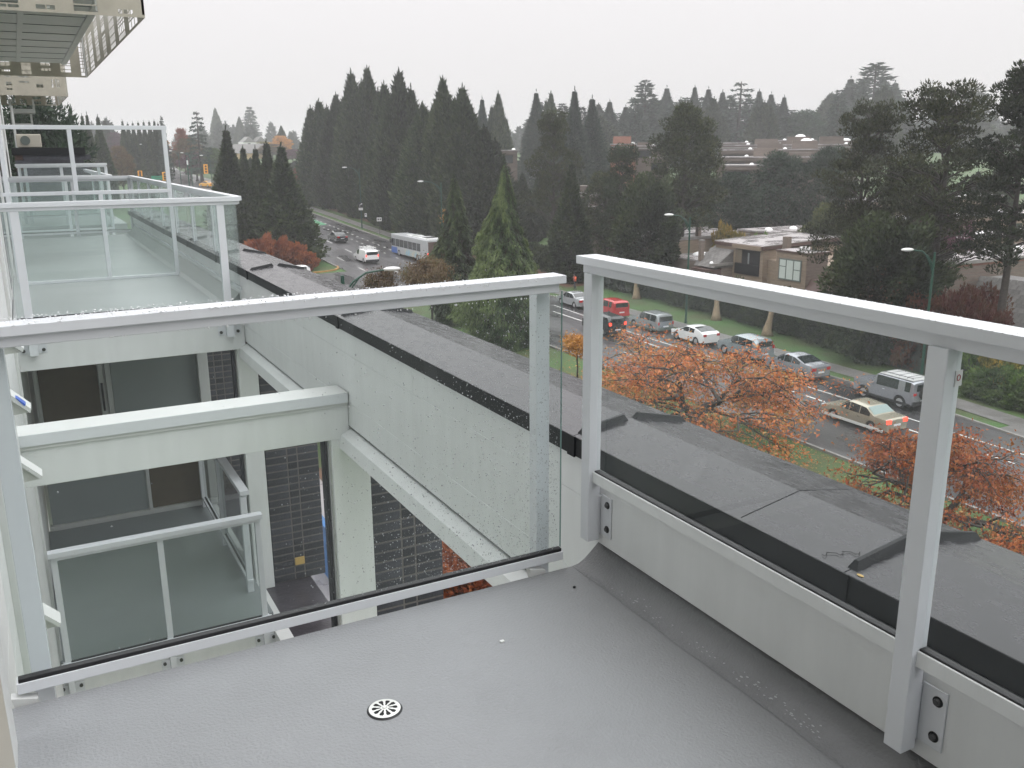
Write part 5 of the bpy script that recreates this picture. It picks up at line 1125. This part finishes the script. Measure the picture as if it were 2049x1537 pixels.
# bus
def bus():
    t = thing('city_bus', 'grey city bus with blue corner panel and colourful side advert', 'bus', (46.1, 113.2, gz(46.1, 113.2)+.03), None, A0+.01)
    L_, W_ = 12.2, 2.55; b_ = BB(-L_/2, L_/2, -W_/2, W_/2, .35, 2.95, b=.09).build('body', 'bus_grey', t, local=True)
    for s_ in (1, -1):
        y_ = s_*(W_/2+.004); a, c_ = sorted((y_, y_-s_*.02))
        for i, (u0, u1) in enumerate([(4.6, 5.9), (3.1, 4.5), (1.6, 3.0), (.1, 1.5), (-1.4, 0), (-2.9, -1.5), (-4.2, -3.0)]): B(u0, u1, a, c_, 1.35, 2.35).build('side_window', 'carglass' if i else 'carglass', t, local=True)
        B(3.9, 6.0, a-.002, c_+.002, .4, 1.2).build('blue_panel', 'bus_blue', t, local=True); B(-3.8, 1.2, a-.002, c_+.002, .45, 1.2).build('side_advert', 'bus_ad', t, local=True)
        B(2.2, 3.1, a-.002, c_+.002, .45, 2.3).build('door', 'carglass', t, local=True) if s_ < 0 else None
        for q in (-3.1, 3.3):
            wo = MB().tube([(q, s_*(W_/2-.28), .48), (q, s_*(W_/2+.01), .48)], [.48, .46], 18).build('wheel', 'tyre', t, local=True); MB().tube([(q, s_*(W_/2+.01), .48), (q, s_*(W_/2+.02), .48)], [.27, .25], 12).build('rim', 'rim', wo, local=True)
        BB(-L_/2-.01, -L_/2+.03, s_*1.05-.09, s_*1.05+.09, .9, 1.3, b=.02).build('tail_light', 'red_lit' if s_ > 0 else 'red_lens', t, local=True)
    BB(-L_/2-.012, -L_/2+.02, -1.0, 1.0, .75, 2.7, b=.02).build('rear_panel', 'house_trim', t, local=True); BB(L_/2-.02, L_/2+.01, -1.1, 1.1, 1.2, 2.6, b=.02).build('windscreen', 'carglass', t, local=True)
    BB(-5.7, -2.4, -.95, .95, 2.93, 3.12, b=.07).build('roof_unit', 'trim', t, local=True); BB(-5.2, -3.4, -.7, .7, 3.125, 3.15, b=.01).build('roof_grille', 'black_plastic', t, local=True)
    BB(-.6, 1.6, -.8, .8, 2.93, 3.10, b=.07).build('roof_unit', 'trim', t, local=True); BB(-.3, .6, -.55, .55, 3.105, 3.12, b=.01).build('roof_hatch', 'winframe', t, local=True)
    BB(5.9, 6.25, 1.3, 1.5, 1.7, 2.2, b=.03).build('mirror', 'black_plastic', t, local=True)
bus()

# ================================================================ STREET FURNITURE
def lamp(label, x, y, H, arm, ang, r=.085):
    t = thing('street_lamp', label, 'street lamp', (x, y, gz(x, y)), 'green street lamps', ang)
    MB().tube([(0, 0, 0), (0, 0, .5), (0, 0, H)], [r*1.5, r*1.15, r*.8], 10).build('pole', 'lampgreen', t, local=True)
    z_ = H-.55; m_ = MB(); m_.tube([(0, 0, z_-.35), (arm*.25, 0, z_+.25), (arm*.55, 0, z_+.62), (arm, 0, z_+.72)], [.055, .05, .045, .04], 8); m_.tube([(0, 0, z_-.75), (arm*.18, 0, z_-.1), (arm*.4, 0, z_+.42)], [.045, .035, .03], 8); m_.build('arm', 'lampgreen', t, local=True)
    m_ = MB(); m_.ell((arm+.32, 0, z_+.74), (.42, .17, .11), 14, 8); m_.build('lamp_head', 'lamphead', t, local=True, smooth=True); return t
lamp('nearest green street lamp whose curved arm rises over the parapet', 12.6, 40.1, 9.45, 2.0, -.15, .1)
l1 = lamp('green street lamp with blue and white sign, beside the round-headed pine', 50.6, 62.0, 9.3, 1.5, pi*.83)
lamp('green street lamp at the right in front of the long white roof', 49.4, 36.9, 8.7, 1.5, pi*.88)
l3 = lamp('far green street lamp with curved-arrow sign before the tree wall', 48.9, 143.6, 9.6, 2.0, pi*.9)
lamp('green street lamp above the bus, against the tree wall', 49.6, 112.6, 9.9, 2.4, pi*.9)
for i, px in enumerate((275, 298, 357, 380, 419, 212)):
    x, y = dirpos(px, [262, 250, 232, 228, 215, 200][i]); x_ = x
    lamp('small far street lamp at the crossing, %s' % ['leftmost over the distant road', 'second over the distant road', 'left of the signal pole', 'right of the signal pole', 'over the yellow signal', 'by the narrow cypresses'][i], x, y, [8.8, 8.2, 7.6, 7.4, 7.6, 5.2][i], 1.6, pi*.8)
def board(name, label, x, y, z_, w_, h_, face, parts, cat='sign', pole=None):
    t = thing(name, label, cat, (x, y, z_), None, face)
    for nm, (a, b_, c_, d_), dy, mt in parts: B(a, b_, -.012-dy, -.004-dy, c_, d_).build(nm, mt, t, local=True)
    if pole: MB().tube([(0, .03, -(z_-gz(x, y))), (0, .03, h_)], .03, 6).build('post', pole, t, local=True)
    return t
fc_ = -.62
s1 = board('parking_sign', 'white parking sign with blue top and black arrow on the lamp post', 50.38, 61.8, G+3.9, 0, 0, fc_, [('plate', (-.26, .26, 0, .62), 0, 'signwhite'), ('blue_band', (-.26, .26, .42, .66), .006, 'signblue'), ('emblem', (-.07, .07, .48, .6), .012, 'signwhite'), ('arrow', (-.12, .12, .12, .16), .006, 'gasket')])
for sgn in (1, -1):
    m_ = MB(); m_.prism([(sgn*.16, .14), (sgn*.08, .20), (sgn*.08, .08)], 1, -.022, -.016); m_.build('arrow_head', 'gasket', s1, local=True)
s2 = board('lane_sign', 'black sign with white curved arrow on the far lamp post', 48.75, 143.3, gz(48.8, 143)+3.0, 0, 0, -.3, [('plate', (-.4, .4, .45, 1.3), 0, 'gasket'), ('lower_plate', (-.35, .35, 0, .4), 0, 'signwhite')])
m_ = MB(); m_.tube([(-.15, -.03, .6), (-.12, -.03, .85), (.02, -.03, 1.0), (.18, -.03, 1.02)], .05, 6); m_.prism([(.12, 1.18), (.12, .86), (.32, 1.02)], 1, -.04, -.02); m_.build('arrow', 'signwhite', s2, local=True)
board('parking_sign', 'small white sign just below the curved-arrow sign', 49.3, 142.6, gz(49.2, 142)+2.0, 0, 0, -.3, [('plate', (-.18, .18, 0, .6), 0, 'signwhite'), ('mark', (-.06, .06, .3, .45), .006, 'gasket')])
board('bus_stop_sign', 'white square sign on a thin post at the far kerb before the bus', 48.9, 135.2, gz(48, 135)+2.2, 0, .6, -.3, [('plate', (-.38, .38, 0, .6), 0, 'signwhite'), ('mark', (-.25, -.05, .2, .42), .006, 'gasket'), ('mark', (.08, .25, .2, .42), .006, 'gasket')], pole='fence')
tg = thing('sticker', 'small white sticker with red ring on the side of the near rail post', 'sticker', (1.6, 1.125, .86))
BB(1.610, 1.632, 1.1244, 1.1258, .952, .985, b=.0004).build('label_paper', 'signwhite', tg)
m_ = MB(); m_.tube([(1.620+.005*cos(a*pi/8), 1.1238, .970+.006*sin(a*pi/8)) for a in range(17)], .0009, 4); m_.build('ring', 'red_lens', tg)
# traffic signals
x, y = dirpos(373, 200); zg = gz(x, y)
tp = thing('signal_pole', 'dark signal pole with long mast arm at the crossing', 'pole', (x, y, zg)); MB().tube([(0, 0, 0), (0, 0, 8.5)], [.16, .11], 8).build('pole', 'lampgreen', tp, local=True)
MB().tube([(0, 0, 6.0), (4, -.5, 6.2), (8.5, -1, 6.2)], .07, 6).build('mast_arm', 'lampgreen', tp, local=True); BB(6, 8.2, -1.1, -1.0, 5.9, 6.35).build('street_name_plate', 'signgreen', tp, local=True)
BB(-.14, .14, -.3, -.16, 6.9, 7.8).build('control_box', 'trim', tp, local=True)
def signal(label, px, r, zc, h=1.9):
    x, y = dirpos(px, r); t = thing('traffic_signal', label, 'traffic light', (x, y, zc), 'yellow traffic signals')
    BB(-.42, .42, -.05, .05, -h/2, h/2, b=.03).build('backboard', 'sigyellow', t, local=True)
    for k in (-1, 0, 1):
        m_ = MB(); m_.tube([(0, -.06, k*h*.28), (0, -.16, k*h*.28)], [.17, .19], 12); m_.build('lens', 'gasket', t, local=True)
signal('yellow signal head with three black lenses hanging right of the pole', 409, 198, H0-.0-(340-309)/1800*198*1.0)
signal('small yellow signal back over the distant road, left one', 276, 196, H0-(347-309)/1800*196, 1.2)
signal('yellow signal back over the distant road, right one', 325, 190, H0-(352-309)/1800*190, 1.6)
a = dirpos(268, 196); b_ = dirpos(330, 191); tag(MB().tube([(a[0], a[1], H0-4.6), (b_[0], b_[1], H0-4.8)], .06, 6).build('signal_wire', 'fence'), 'dark span arm carrying the two left signals', 'arm')
x, y = dirpos(309, 193); tag(B(x-1.0, x+1.0, y-.05, y+.05, H0-5.2, H0-4.5).build('street_name_sign', 'signgreen'), 'green street name board on the span between two signals', 'sign')
# fence, trunks and person on the far lawn
fn = thing('board_fence', 'dark grey board fence right of the long hedge behind the lawn', 'fence', (53.2, 40, G))
for i in range(22):
    y = 44.5-i*.42; x = 53.0-.012*i; BB(x, x+.05, y, y+.40, G, G+2.35).build('board', 'fence', fn)
for i in range(5): BB(52.9, 53.0, 44.4-i*2.1, 44.5-i*2.1, G, G+2.45).build('post', 'fence', fn)
BB(52.86, 53.12, 35.2, 44.6, G+2.36, G+2.46).build('rail', 'winframe', fn)
for i, (x, y, h, ln) in enumerate([(54.0, 61.9, 3.0, .3), (53.0, 54.4, 3.6, -.5), (54.8, 75.2, 3.2, .6)]):
    t = thing('tree_trunk', 'pale tan flared tree trunk against the dark hedge, %s' % ['behind the sign post', 'right of the first, leaning', 'farthest, near the corner post'][i], 'tree trunk', (x, y, G), 'tan trunks at the hedge')
    MB().tube([(0, 0, -.05), (.02, .05, .5), (.05, ln*.3, 1.4), (.1, ln, h)], [.55, .36, .22, .15], 9).build('bole', 'bark_tan', t, local=True, smooth=True)
def person(x, y):
    t = thing('person', 'person in orange vest and dark trousers walking on the far lawn', 'person', (x, y, gz(x, y)), None, .4)
    V = [(0, 0, .93), (0, 0, 1.12), (0, 0, 1.38), (0, 0, 1.49), (0, .01, 1.6), (0, .02, 1.72), (.19, 0, 1.40), (.25, .04, 1.12), (.22, .16, .90), (-.19, 0, 1.40), (-.26, -.06, 1.12), (-.24, .02, .88), (.10, 0, .88), (.11, .16, .48), (.11, .12, .07), (.11, .26, .04), (-.10, 0, .88), (-.11, -.10, .48), (-.11, -.28, .10), (-.11, -.16, .04)]
    E = [(0, 1), (1, 2), (2, 3), (3, 4), (4, 5), (2, 6), (6, 7), (7, 8), (2, 9), (9, 10), (10, 11), (0, 12), (12, 13), (13, 14), (14, 15), (0, 16), (16, 17), (17, 18), (18, 19)]
    rad = [.14, .13, .15, .06, .085, .08, .07, .045, .04, .07, .045, .04, .10, .07, .045, .04, .10, .07, .045, .04]
    me = bpy.data.meshes.new('body'); me.from_pydata(V, E, []); o = bpy.data.objects.new('body', me); COL.objects.link(o); o.parent = t
    m_ = o.modifiers.new('skin', 'SKIN'); me.skin_vertices.new() if not me.skin_vertices else None
    for i, r in enumerate(rad): me.skin_vertices[0].data[i].radius = (r, r*.8)
    me.skin_vertices[0].data[0].use_root = True
    s_ = o.modifiers.new('sub', 'SUBSURF'); s_.levels = 1; s_.render_levels = 1; me.materials.append(MAT['darkcloth'])
    m_ = MB(); m_.tube([(0, 0, .95), (0, 0, 1.2), (0, 0, 1.42), (0, 0, 1.47)], [.175, .17, .19, .10], 12); m_.build('vest', 'hivis', t, local=True, smooth=True)
    m_ = MB(); m_.ell((0, .03, 1.64), (.085, .10, .12), 12, 8); hd = m_.build('head', 'skin', t, local=True, smooth=True)
    m_ = MB(); m_.ell((0, .01, 1.68), (.093, .105, .10), 12, 6); m_.build('hair', 'darkcloth', hd, local=True, smooth=True)
person(52.3, 83.2)

# ================================================================ HOUSES ON THE RIGHT
def siding(root, face, a0, a1, c, z0, z1, mt, step=.28, name='board'):
    n = int((z1-z0)/step)
    for i in range(n):
        z_ = z0+i*step
        (B(c-.03, c, a0, a1, z_, z_+step*.93) if face == 'x' else B(a0, a1, c-.03, c, z_, z_+step*.93)).build(name, mt, root)
hs_ = thing('terraced_house', 'tan wooden house with dark loggia and curtained window', 'house', (66, 66, G))
B(64, 75, 66.9, 74, G, -8.35).build('wall', 'house_wood', hs_)
B(62, 64.6, 59.3, 63.1, G, -7.95).build('wall', 'house_wood', hs_); B(64.6, 75, 59.6, 66.9, G, -9.3).build('wall', 'house_wood', hs_)
siding(hs_, 'x', 59.31, 63.09, 61.995, -12.6, -7.95, 'house_wood'); siding(hs_, 'y', 62.0, 64.59, 59.295, -12.6, -7.95, 'house_wood2')
siding(hs_, 'y', 64.01, 74, 66.895, -9.3, -8.3, 'house_wood'); siding(hs_, 'x', 66.9, 67.4, 63.995, -12, -8.4, 'house_wood')
rf = BB(61.9, 64.8, 59.2, 63.2, -7.94, -7.80).build('roof', 'house_trim', hs_); B(62, 64.7, 59.3, 63.1, -7.799, -7.795).build('roof_membrane', 'roof_wet', rf)
m_ = MB(); m_.prism([(63.85, -8.34), (75.2, -7.9), (75.2, -7.55), (63.85, -8.02)], 1, 66.75, 74.1); rf = m_.build('roof', 'house_trim', hs_)
m_ = MB(); m_.prism([(64.0, -8.01), (75.1, -7.55), (75.1, -7.54), (64.0, -8.0)], 1, 66.9, 74.0); m_.build('roof_membrane', 'roof_wet', rf)
for y_ in (66.74, 74.0): m_ = MB(); m_.prism([(63.85, -8.0), (75.2, -7.53), (75.2, -7.46), (63.85, -7.93)], 1, y_, y_+.12); m_.build('roof_kerb', 'kerb', rf)
BB(63.7, 64.0, 67.1, 71.2, -8.45, -8.05).build('lintel', 'house_wood', hs_)
lg = B(63.93, 63.985, 67.35, 70.85, -11.0, -8.5).build('loggia', 'gasket', hs_); BB(63.86, 63.92, 67.35, 70.85, -11.0, -9.95).build('loggia_rail', 'flash_dark', lg); BB(63.88, 63.93, 68.8, 69.0, -9.9, -8.8).build('loggia_mullion', 'grey_panel', lg); BB(63.9, 63.93, 69.9, 70.8, -9.9, -8.5).build('loggia_curtain', 'brown_panel', lg)
wn = BB(61.90, 61.96, 59.85, 62.65, -10.5, -8.52).build('window', 'winframe', hs_)
for a, b_, c_, d_ in ((59.98, 60.72, -10.38, -9.5), (59.98, 60.72, -9.42, -8.65), (60.85, 61.65, -10.38, -8.65), (61.78, 62.52, -10.38, -9.3), (61.78, 62.52, -9.22, -8.65)): B(61.893, 61.899, a, b_, c_, d_).build('pane', 'curtain', wn)
sk = BB(63.4, 64.1, 61, 61.7, -7.79, -7.5, b=.05).build('skylight', 'dome', hs_)
BB(64.7, 65.3, 64.6, 65.2, -9.3, -6.9).build('chimney', 'house_wood2', hs_)
m_ = MB(); m_.prism([(61.8, -11.4), (62.6, -10.2), (64.5, -10.2), (64.5, -11.4)], 1, 55.5, 59.25); m_.build('lower_roof', 'house_trim', hs_); B(62.3, 66, 55.5, 59.25, G, -11.4).build('wall', 'house_wood', hs_)
BB(64.2, 64.6, 58.2, 58.6, -10.2, -9.6).build('vent', 'kerb', hs_)
# pergola slats
for i in range(7): BB(60.2, 61.9, 58.6-i*.5, 58.75-i*.5, -11.5, -11.42).build('pergola_slat', 'dome', hs_)
h2 = thing('terraced_house', 'low brown house with shingled slope and stone chimney left of the loggia house', 'house', (63, 76, G))
B(62.5, 72, 71.3, 80, G, -10.2).build('wall', 'house_wood2', h2); B(61, 62.5, 71.3, 74.2, G, -10.6).build('wall', 'house_trim', h2)
m_ = MB(); m_.prism([(61.5, -10.45), (64.2, -8.6), (64.2, -10.45)], 1, 71.25, 74.5); sl_ = m_.build('shingle_roof', 'shingle', h2)
shm = MB().box(0, .42, 0, .5, 0, .03).mesh('shingle', 'shingle')
for i in range(9):
    for j in range(6):
        o = inst(shm, 'shingle', sl_, (61.5+i*.3-63, 71.25+j*.54+(.2 if i % 2 else 0)-76, -10.43+i*.205-G)); o.rotation_euler = (0, -.6, 0)
BB(62.0, 62.45, 74.0, 74.4, -10.4, -7.9).build('chimney', 'house_wood2', h2); BB(61.95, 62.5, 73.95, 74.45, -7.9, -7.82).build('chimney_cap', 'kerb', h2)
B(62.5, 72.1, 71.2, 80.1, -10.19, -10.05).build('roof', 'roof_wet', h2)
for y_ in (71.15, 80): BB(60.9, 72.2, y_, y_+.15, -10.25, -9.95).build('roof_kerb', 'kerb', h2)
MB().ell((65.5, 78.2, -10.0), (.9, .9, .4), 14, 5, True).build('dome_skylight', 'dome', h2, smooth=True)
for (a, b_) in ((62.2, 72.4), (61.7, 71.9), (63.5, 75)): MB().ell((a, b_, -10.0), (.25, .2, .12), 8, 4, True).build('vent_cap', 'dome', h2)
h3 = thing('terraced_house', 'tan roofed house with terrace parapets behind the lamp post', 'house', (66, 88, G))
B(64, 78, 82, 92, G, -8.7).build('wall', 'house_wood', h3); B(63.9, 78.1, 81.9, 92.1, -8.69, -8.5).build('roof', 'roof_wet', h3)
for y_ in (81.85, 92): BB(63.8, 78.2, y_, y_+.15, -8.6, -8.35).build('roof_kerb', 'kerb', h3)
siding(h3, 'y', 64, 78, 81.995, -12, -8.7, 'house_wood', .35); BB(69, 69.5, 83, 83.5, -8.5, -7.4).build('chimney', 'house_wood2', h3)
B(61, 64, 82.5, 90, G, -10.2).build('wall', 'house_wood2', h3); BB(60.9, 64, 82.4, 90.1, -10.19, -10.0).build('roof', 'house_trim', h3)
h4 = thing('flat_roof_building', 'long low building with shiny wet flat roof at the right', 'building', (72, 50, G))
B(61.2, 95, 47.6, 53.6, G, -7.9).build('wall', 'row_brick', h4); rf = BB(61, 95.2, 47.4, 53.8, -7.9, -7.62).build('roof', 'kerb', h4); B(61.2, 95, 47.7, 53.5, -7.619, -7.60).build('roof_membrane', 'roof_wet', rf)
siding(h4, 'y', 61.2, 90, 47.59, -12.6, -7.9, 'house_wood2', .3)
for i in range(4): MB().ell((66+i*4.5, 51, -7.6), (.5, .5, .25), 12, 4, True).build('dome_skylight', 'dome', h4, smooth=True)
m_ = MB(); m_.prism([(66, -13.4), (68.5, -9.0), (72, -9.0), (72, -13.4)], 1, 40, 46.8); sr = m_.build('shingle_roof', 'shingle', h4)
for i in range(14):
    for j in range(12):
        o = inst(shm, 'shingle', sr, (66+i*.18-72, 40+j*.55+(.2 if i % 2 else 0)-50, -13.35+i*.32-G)); o.rotation_euler = (0, -1.05, 0)
for (x0, y0, x1, y1, z_, lb) in [(78, 56, 100, 60, -7.2, 'tan roofed terrace behind the long wet roof'), (80, 63, 104, 68, -6.0, 'second tan terrace rising behind the long wet roof'), (86, 72, 108, 77, -4.6, 'pale terrace seen between the right-hand pine trunks'), (76, 78, 92, 84, -8.2, 'long tan terrace behind the rounded pines')]:
    t = thing('terraced_house', lb, 'house', ((x0+x1)/2, (y0+y1)/2, G)); B(x0, x1, y0, y1, G, z_).build('wall', 'house_wood', t); BB(x0-.1, x1+.1, y0-.1, y1+.1, z_, z_+.18).build('roof', 'roof_wet', t)
    for i in range(5): B(x0+1+i*4, x0+2.6+i*4, y0-.02, y0-.001, z_-2.2, z_-.9).build('window', 'carglass', t); MB().ell((x0+2+i*4, (y0+y1)/2, z_+.18), (.5, .5, .3), 8, 3, True).build('dome_skylight', 'dome', t, smooth=True)
# stepped row houses on the slope
rows = [(1222, 1272, 300, 330, 160, 'row_brick', 'reddish brick end block of the row houses, left of the round-headed pine'), (1272, 1312, 304, 345, 165, 'row_wall', 'narrow brown row house beside the brick end block'),
 (975, 1035, 312, 350, 150, 'row_wall', 'brown row house with white dome showing above the near cedar'),
 (1440, 1590, 348, 378, 132, 'row_wall', 'front row house with long pale eave right of the round-headed pine'), (1435, 1640, 330, 352, 142, 'row_wall', 'second row of brown stepped row houses'),
 (1440, 1650, 314, 334, 152, 'row_wall', 'third row of brown stepped row houses'), (1440, 1700, 304, 320, 162, 'row_wall', 'fourth row of brown stepped row houses'), (1440, 1500, 299, 310, 170, 'row_wall', 'topmost row house block at left under the misty spires'),
 (1520, 1630, 295, 308, 172, 'row_wall', 'topmost row house block with white skylight domes'), (1660, 1720, 303, 315, 175, 'row_wall', 'last row house block before the distant tall tree group'), (1300, 1340, 330, 350, 150, 'row_wall', 'brown row house glimpsed left of the round-headed pine trunk'),
 (1158, 1200, 408, 440, 140, 'row_wall', 'tan house with grey roof right of the dark narrow cedar'), (1178, 1212, 440, 520, 118, 'row_wall', 'tan gable wall seen low between the cedar and the dark pine')]
for p0, p1, yt, yb, r, mt, lb in rows:
    x0, y0 = dirpos(p0, r); x1, y1 = dirpos(p1, r); cx_, cy_ = (x0+x1)/2, (y0+y1)/2; zt = H0-(yt-309)/1800*r*.85
    ang = math.atan2(y1-y0, x1-x0); wl = hypot(x1-x0, y1-y0); zg = gz(cx_, cy_)
    t = thing('row_house', lb, 'house', (cx_, cy_, zg), 'stepped row houses on the slope' if mt != 'house_wood' else None, ang)
    B(-wl/2, wl/2, 0, 7, -1, zt-zg).build('wall', mt, t, local=True); BB(-wl/2-.15, wl/2+.15, -.15, 7.1, zt-zg, zt-zg+.2).build('roof', 'roof_wet', t, local=True)
    n = max(1, int(wl/4.2)); rg = random.Random(p0)
    for i in range(n):
        u = -wl/2+wl*(i+.5)/n; hgt = rg.choice((.5, .9, 1.2))
        if rg.random() < .65: B(u-wl/n*.42, u+wl/n*.3, .8, 4.5, zt-zg+.2, zt-zg+.2+hgt).build('roof_step', mt, t, local=True)
        if rg.random() < .7: MB().ell((u+wl/n*.38, .6, zt-zg+.2), (.32, .32, .26), 8, 3, True).build('vent_cap', 'dome', t, local=True, smooth=True)
        if rg.random() < .35: MB().ell((u, 5.5, zt-zg+.2+hgt), (.9, .9, .45), 10, 4, True).build('dome_skylight', 'dome', t, local=True, smooth=True)
        B(u-wl/n*.4, u+wl/n*.35, -.03, -.002, zt-zg-1.9, zt-zg-.7).build('window', 'carglass', t, local=True)
    BB(-wl/2, wl/2, -.3, -.03, zt-zg-.45, zt-zg-.2).build('eave', 'kerb' if rg.random() < .4 else mt, t, local=True)
# far houses to the left
x, y = dirpos(507, 330); yh = thing('yellow_house', 'yellow-walled building with grey roof behind the island cedars', 'house', (x, y, gz(x, y)))
zt = H0-(302-309)/1800*330-gz(x, y); B(-6, 6, 0, 10, -1, zt-1.9).build('wall', 'yellow_house', yh, local=True); m_ = MB(); m_.prism([(-.6, zt-1.9), (5, zt+1.2), (10.6, zt-1.9)], 0, -6.5, 6.5); m_.build('roof', 'shingle', yh, local=True)
x, y = dirpos(512, 430); wh = thing('gabled_house', 'pale two-gabled house far off in the mist', 'house', (x, y, gz(x, y)))
zt = H0-(284-309)/1800*430-gz(x, y); B(-5.5, 5.5, 0, 9, -1, zt-2).build('wall', 'dome', wh, local=True)
for c_ in (-2.6, 2.8): m_ = MB(); m_.prism([(c_-2.7, zt-2), (c_, zt+.4), (c_+2.7, zt-2)], 1, -.4, 9); m_.build('roof', 'shingle', wh, local=True)
for c_ in (-2.6, 2.8): B(c_-.6, c_+.6, -.05, -.01, zt-3.6, zt-2.4).build('window', 'carglass', wh, local=True)

# ================================================================ HAZE
hz = MB().box(-1000, 1000, -300, 1000, G-1, 22).build('haze', 'hole'); hz['kind'] = 'stuff'; hz['label'] = 'thin rainy fog filling the air over the whole street'
hm, t = newmat('haze'); o_ = t.nodes.new('ShaderNodeOutputMaterial'); pv = t.nodes.new('ShaderNodeVolumePrincipled')
pv.inputs['Color'].default_value = (.93, .93, .95, 1); pv.inputs['Density'].default_value = .0006; pv.inputs['Anisotropy'].default_value = .2
t.links.new(pv.outputs[0], o_.inputs['Volume']); hz.data.materials.clear(); hz.data.materials.append(hm)
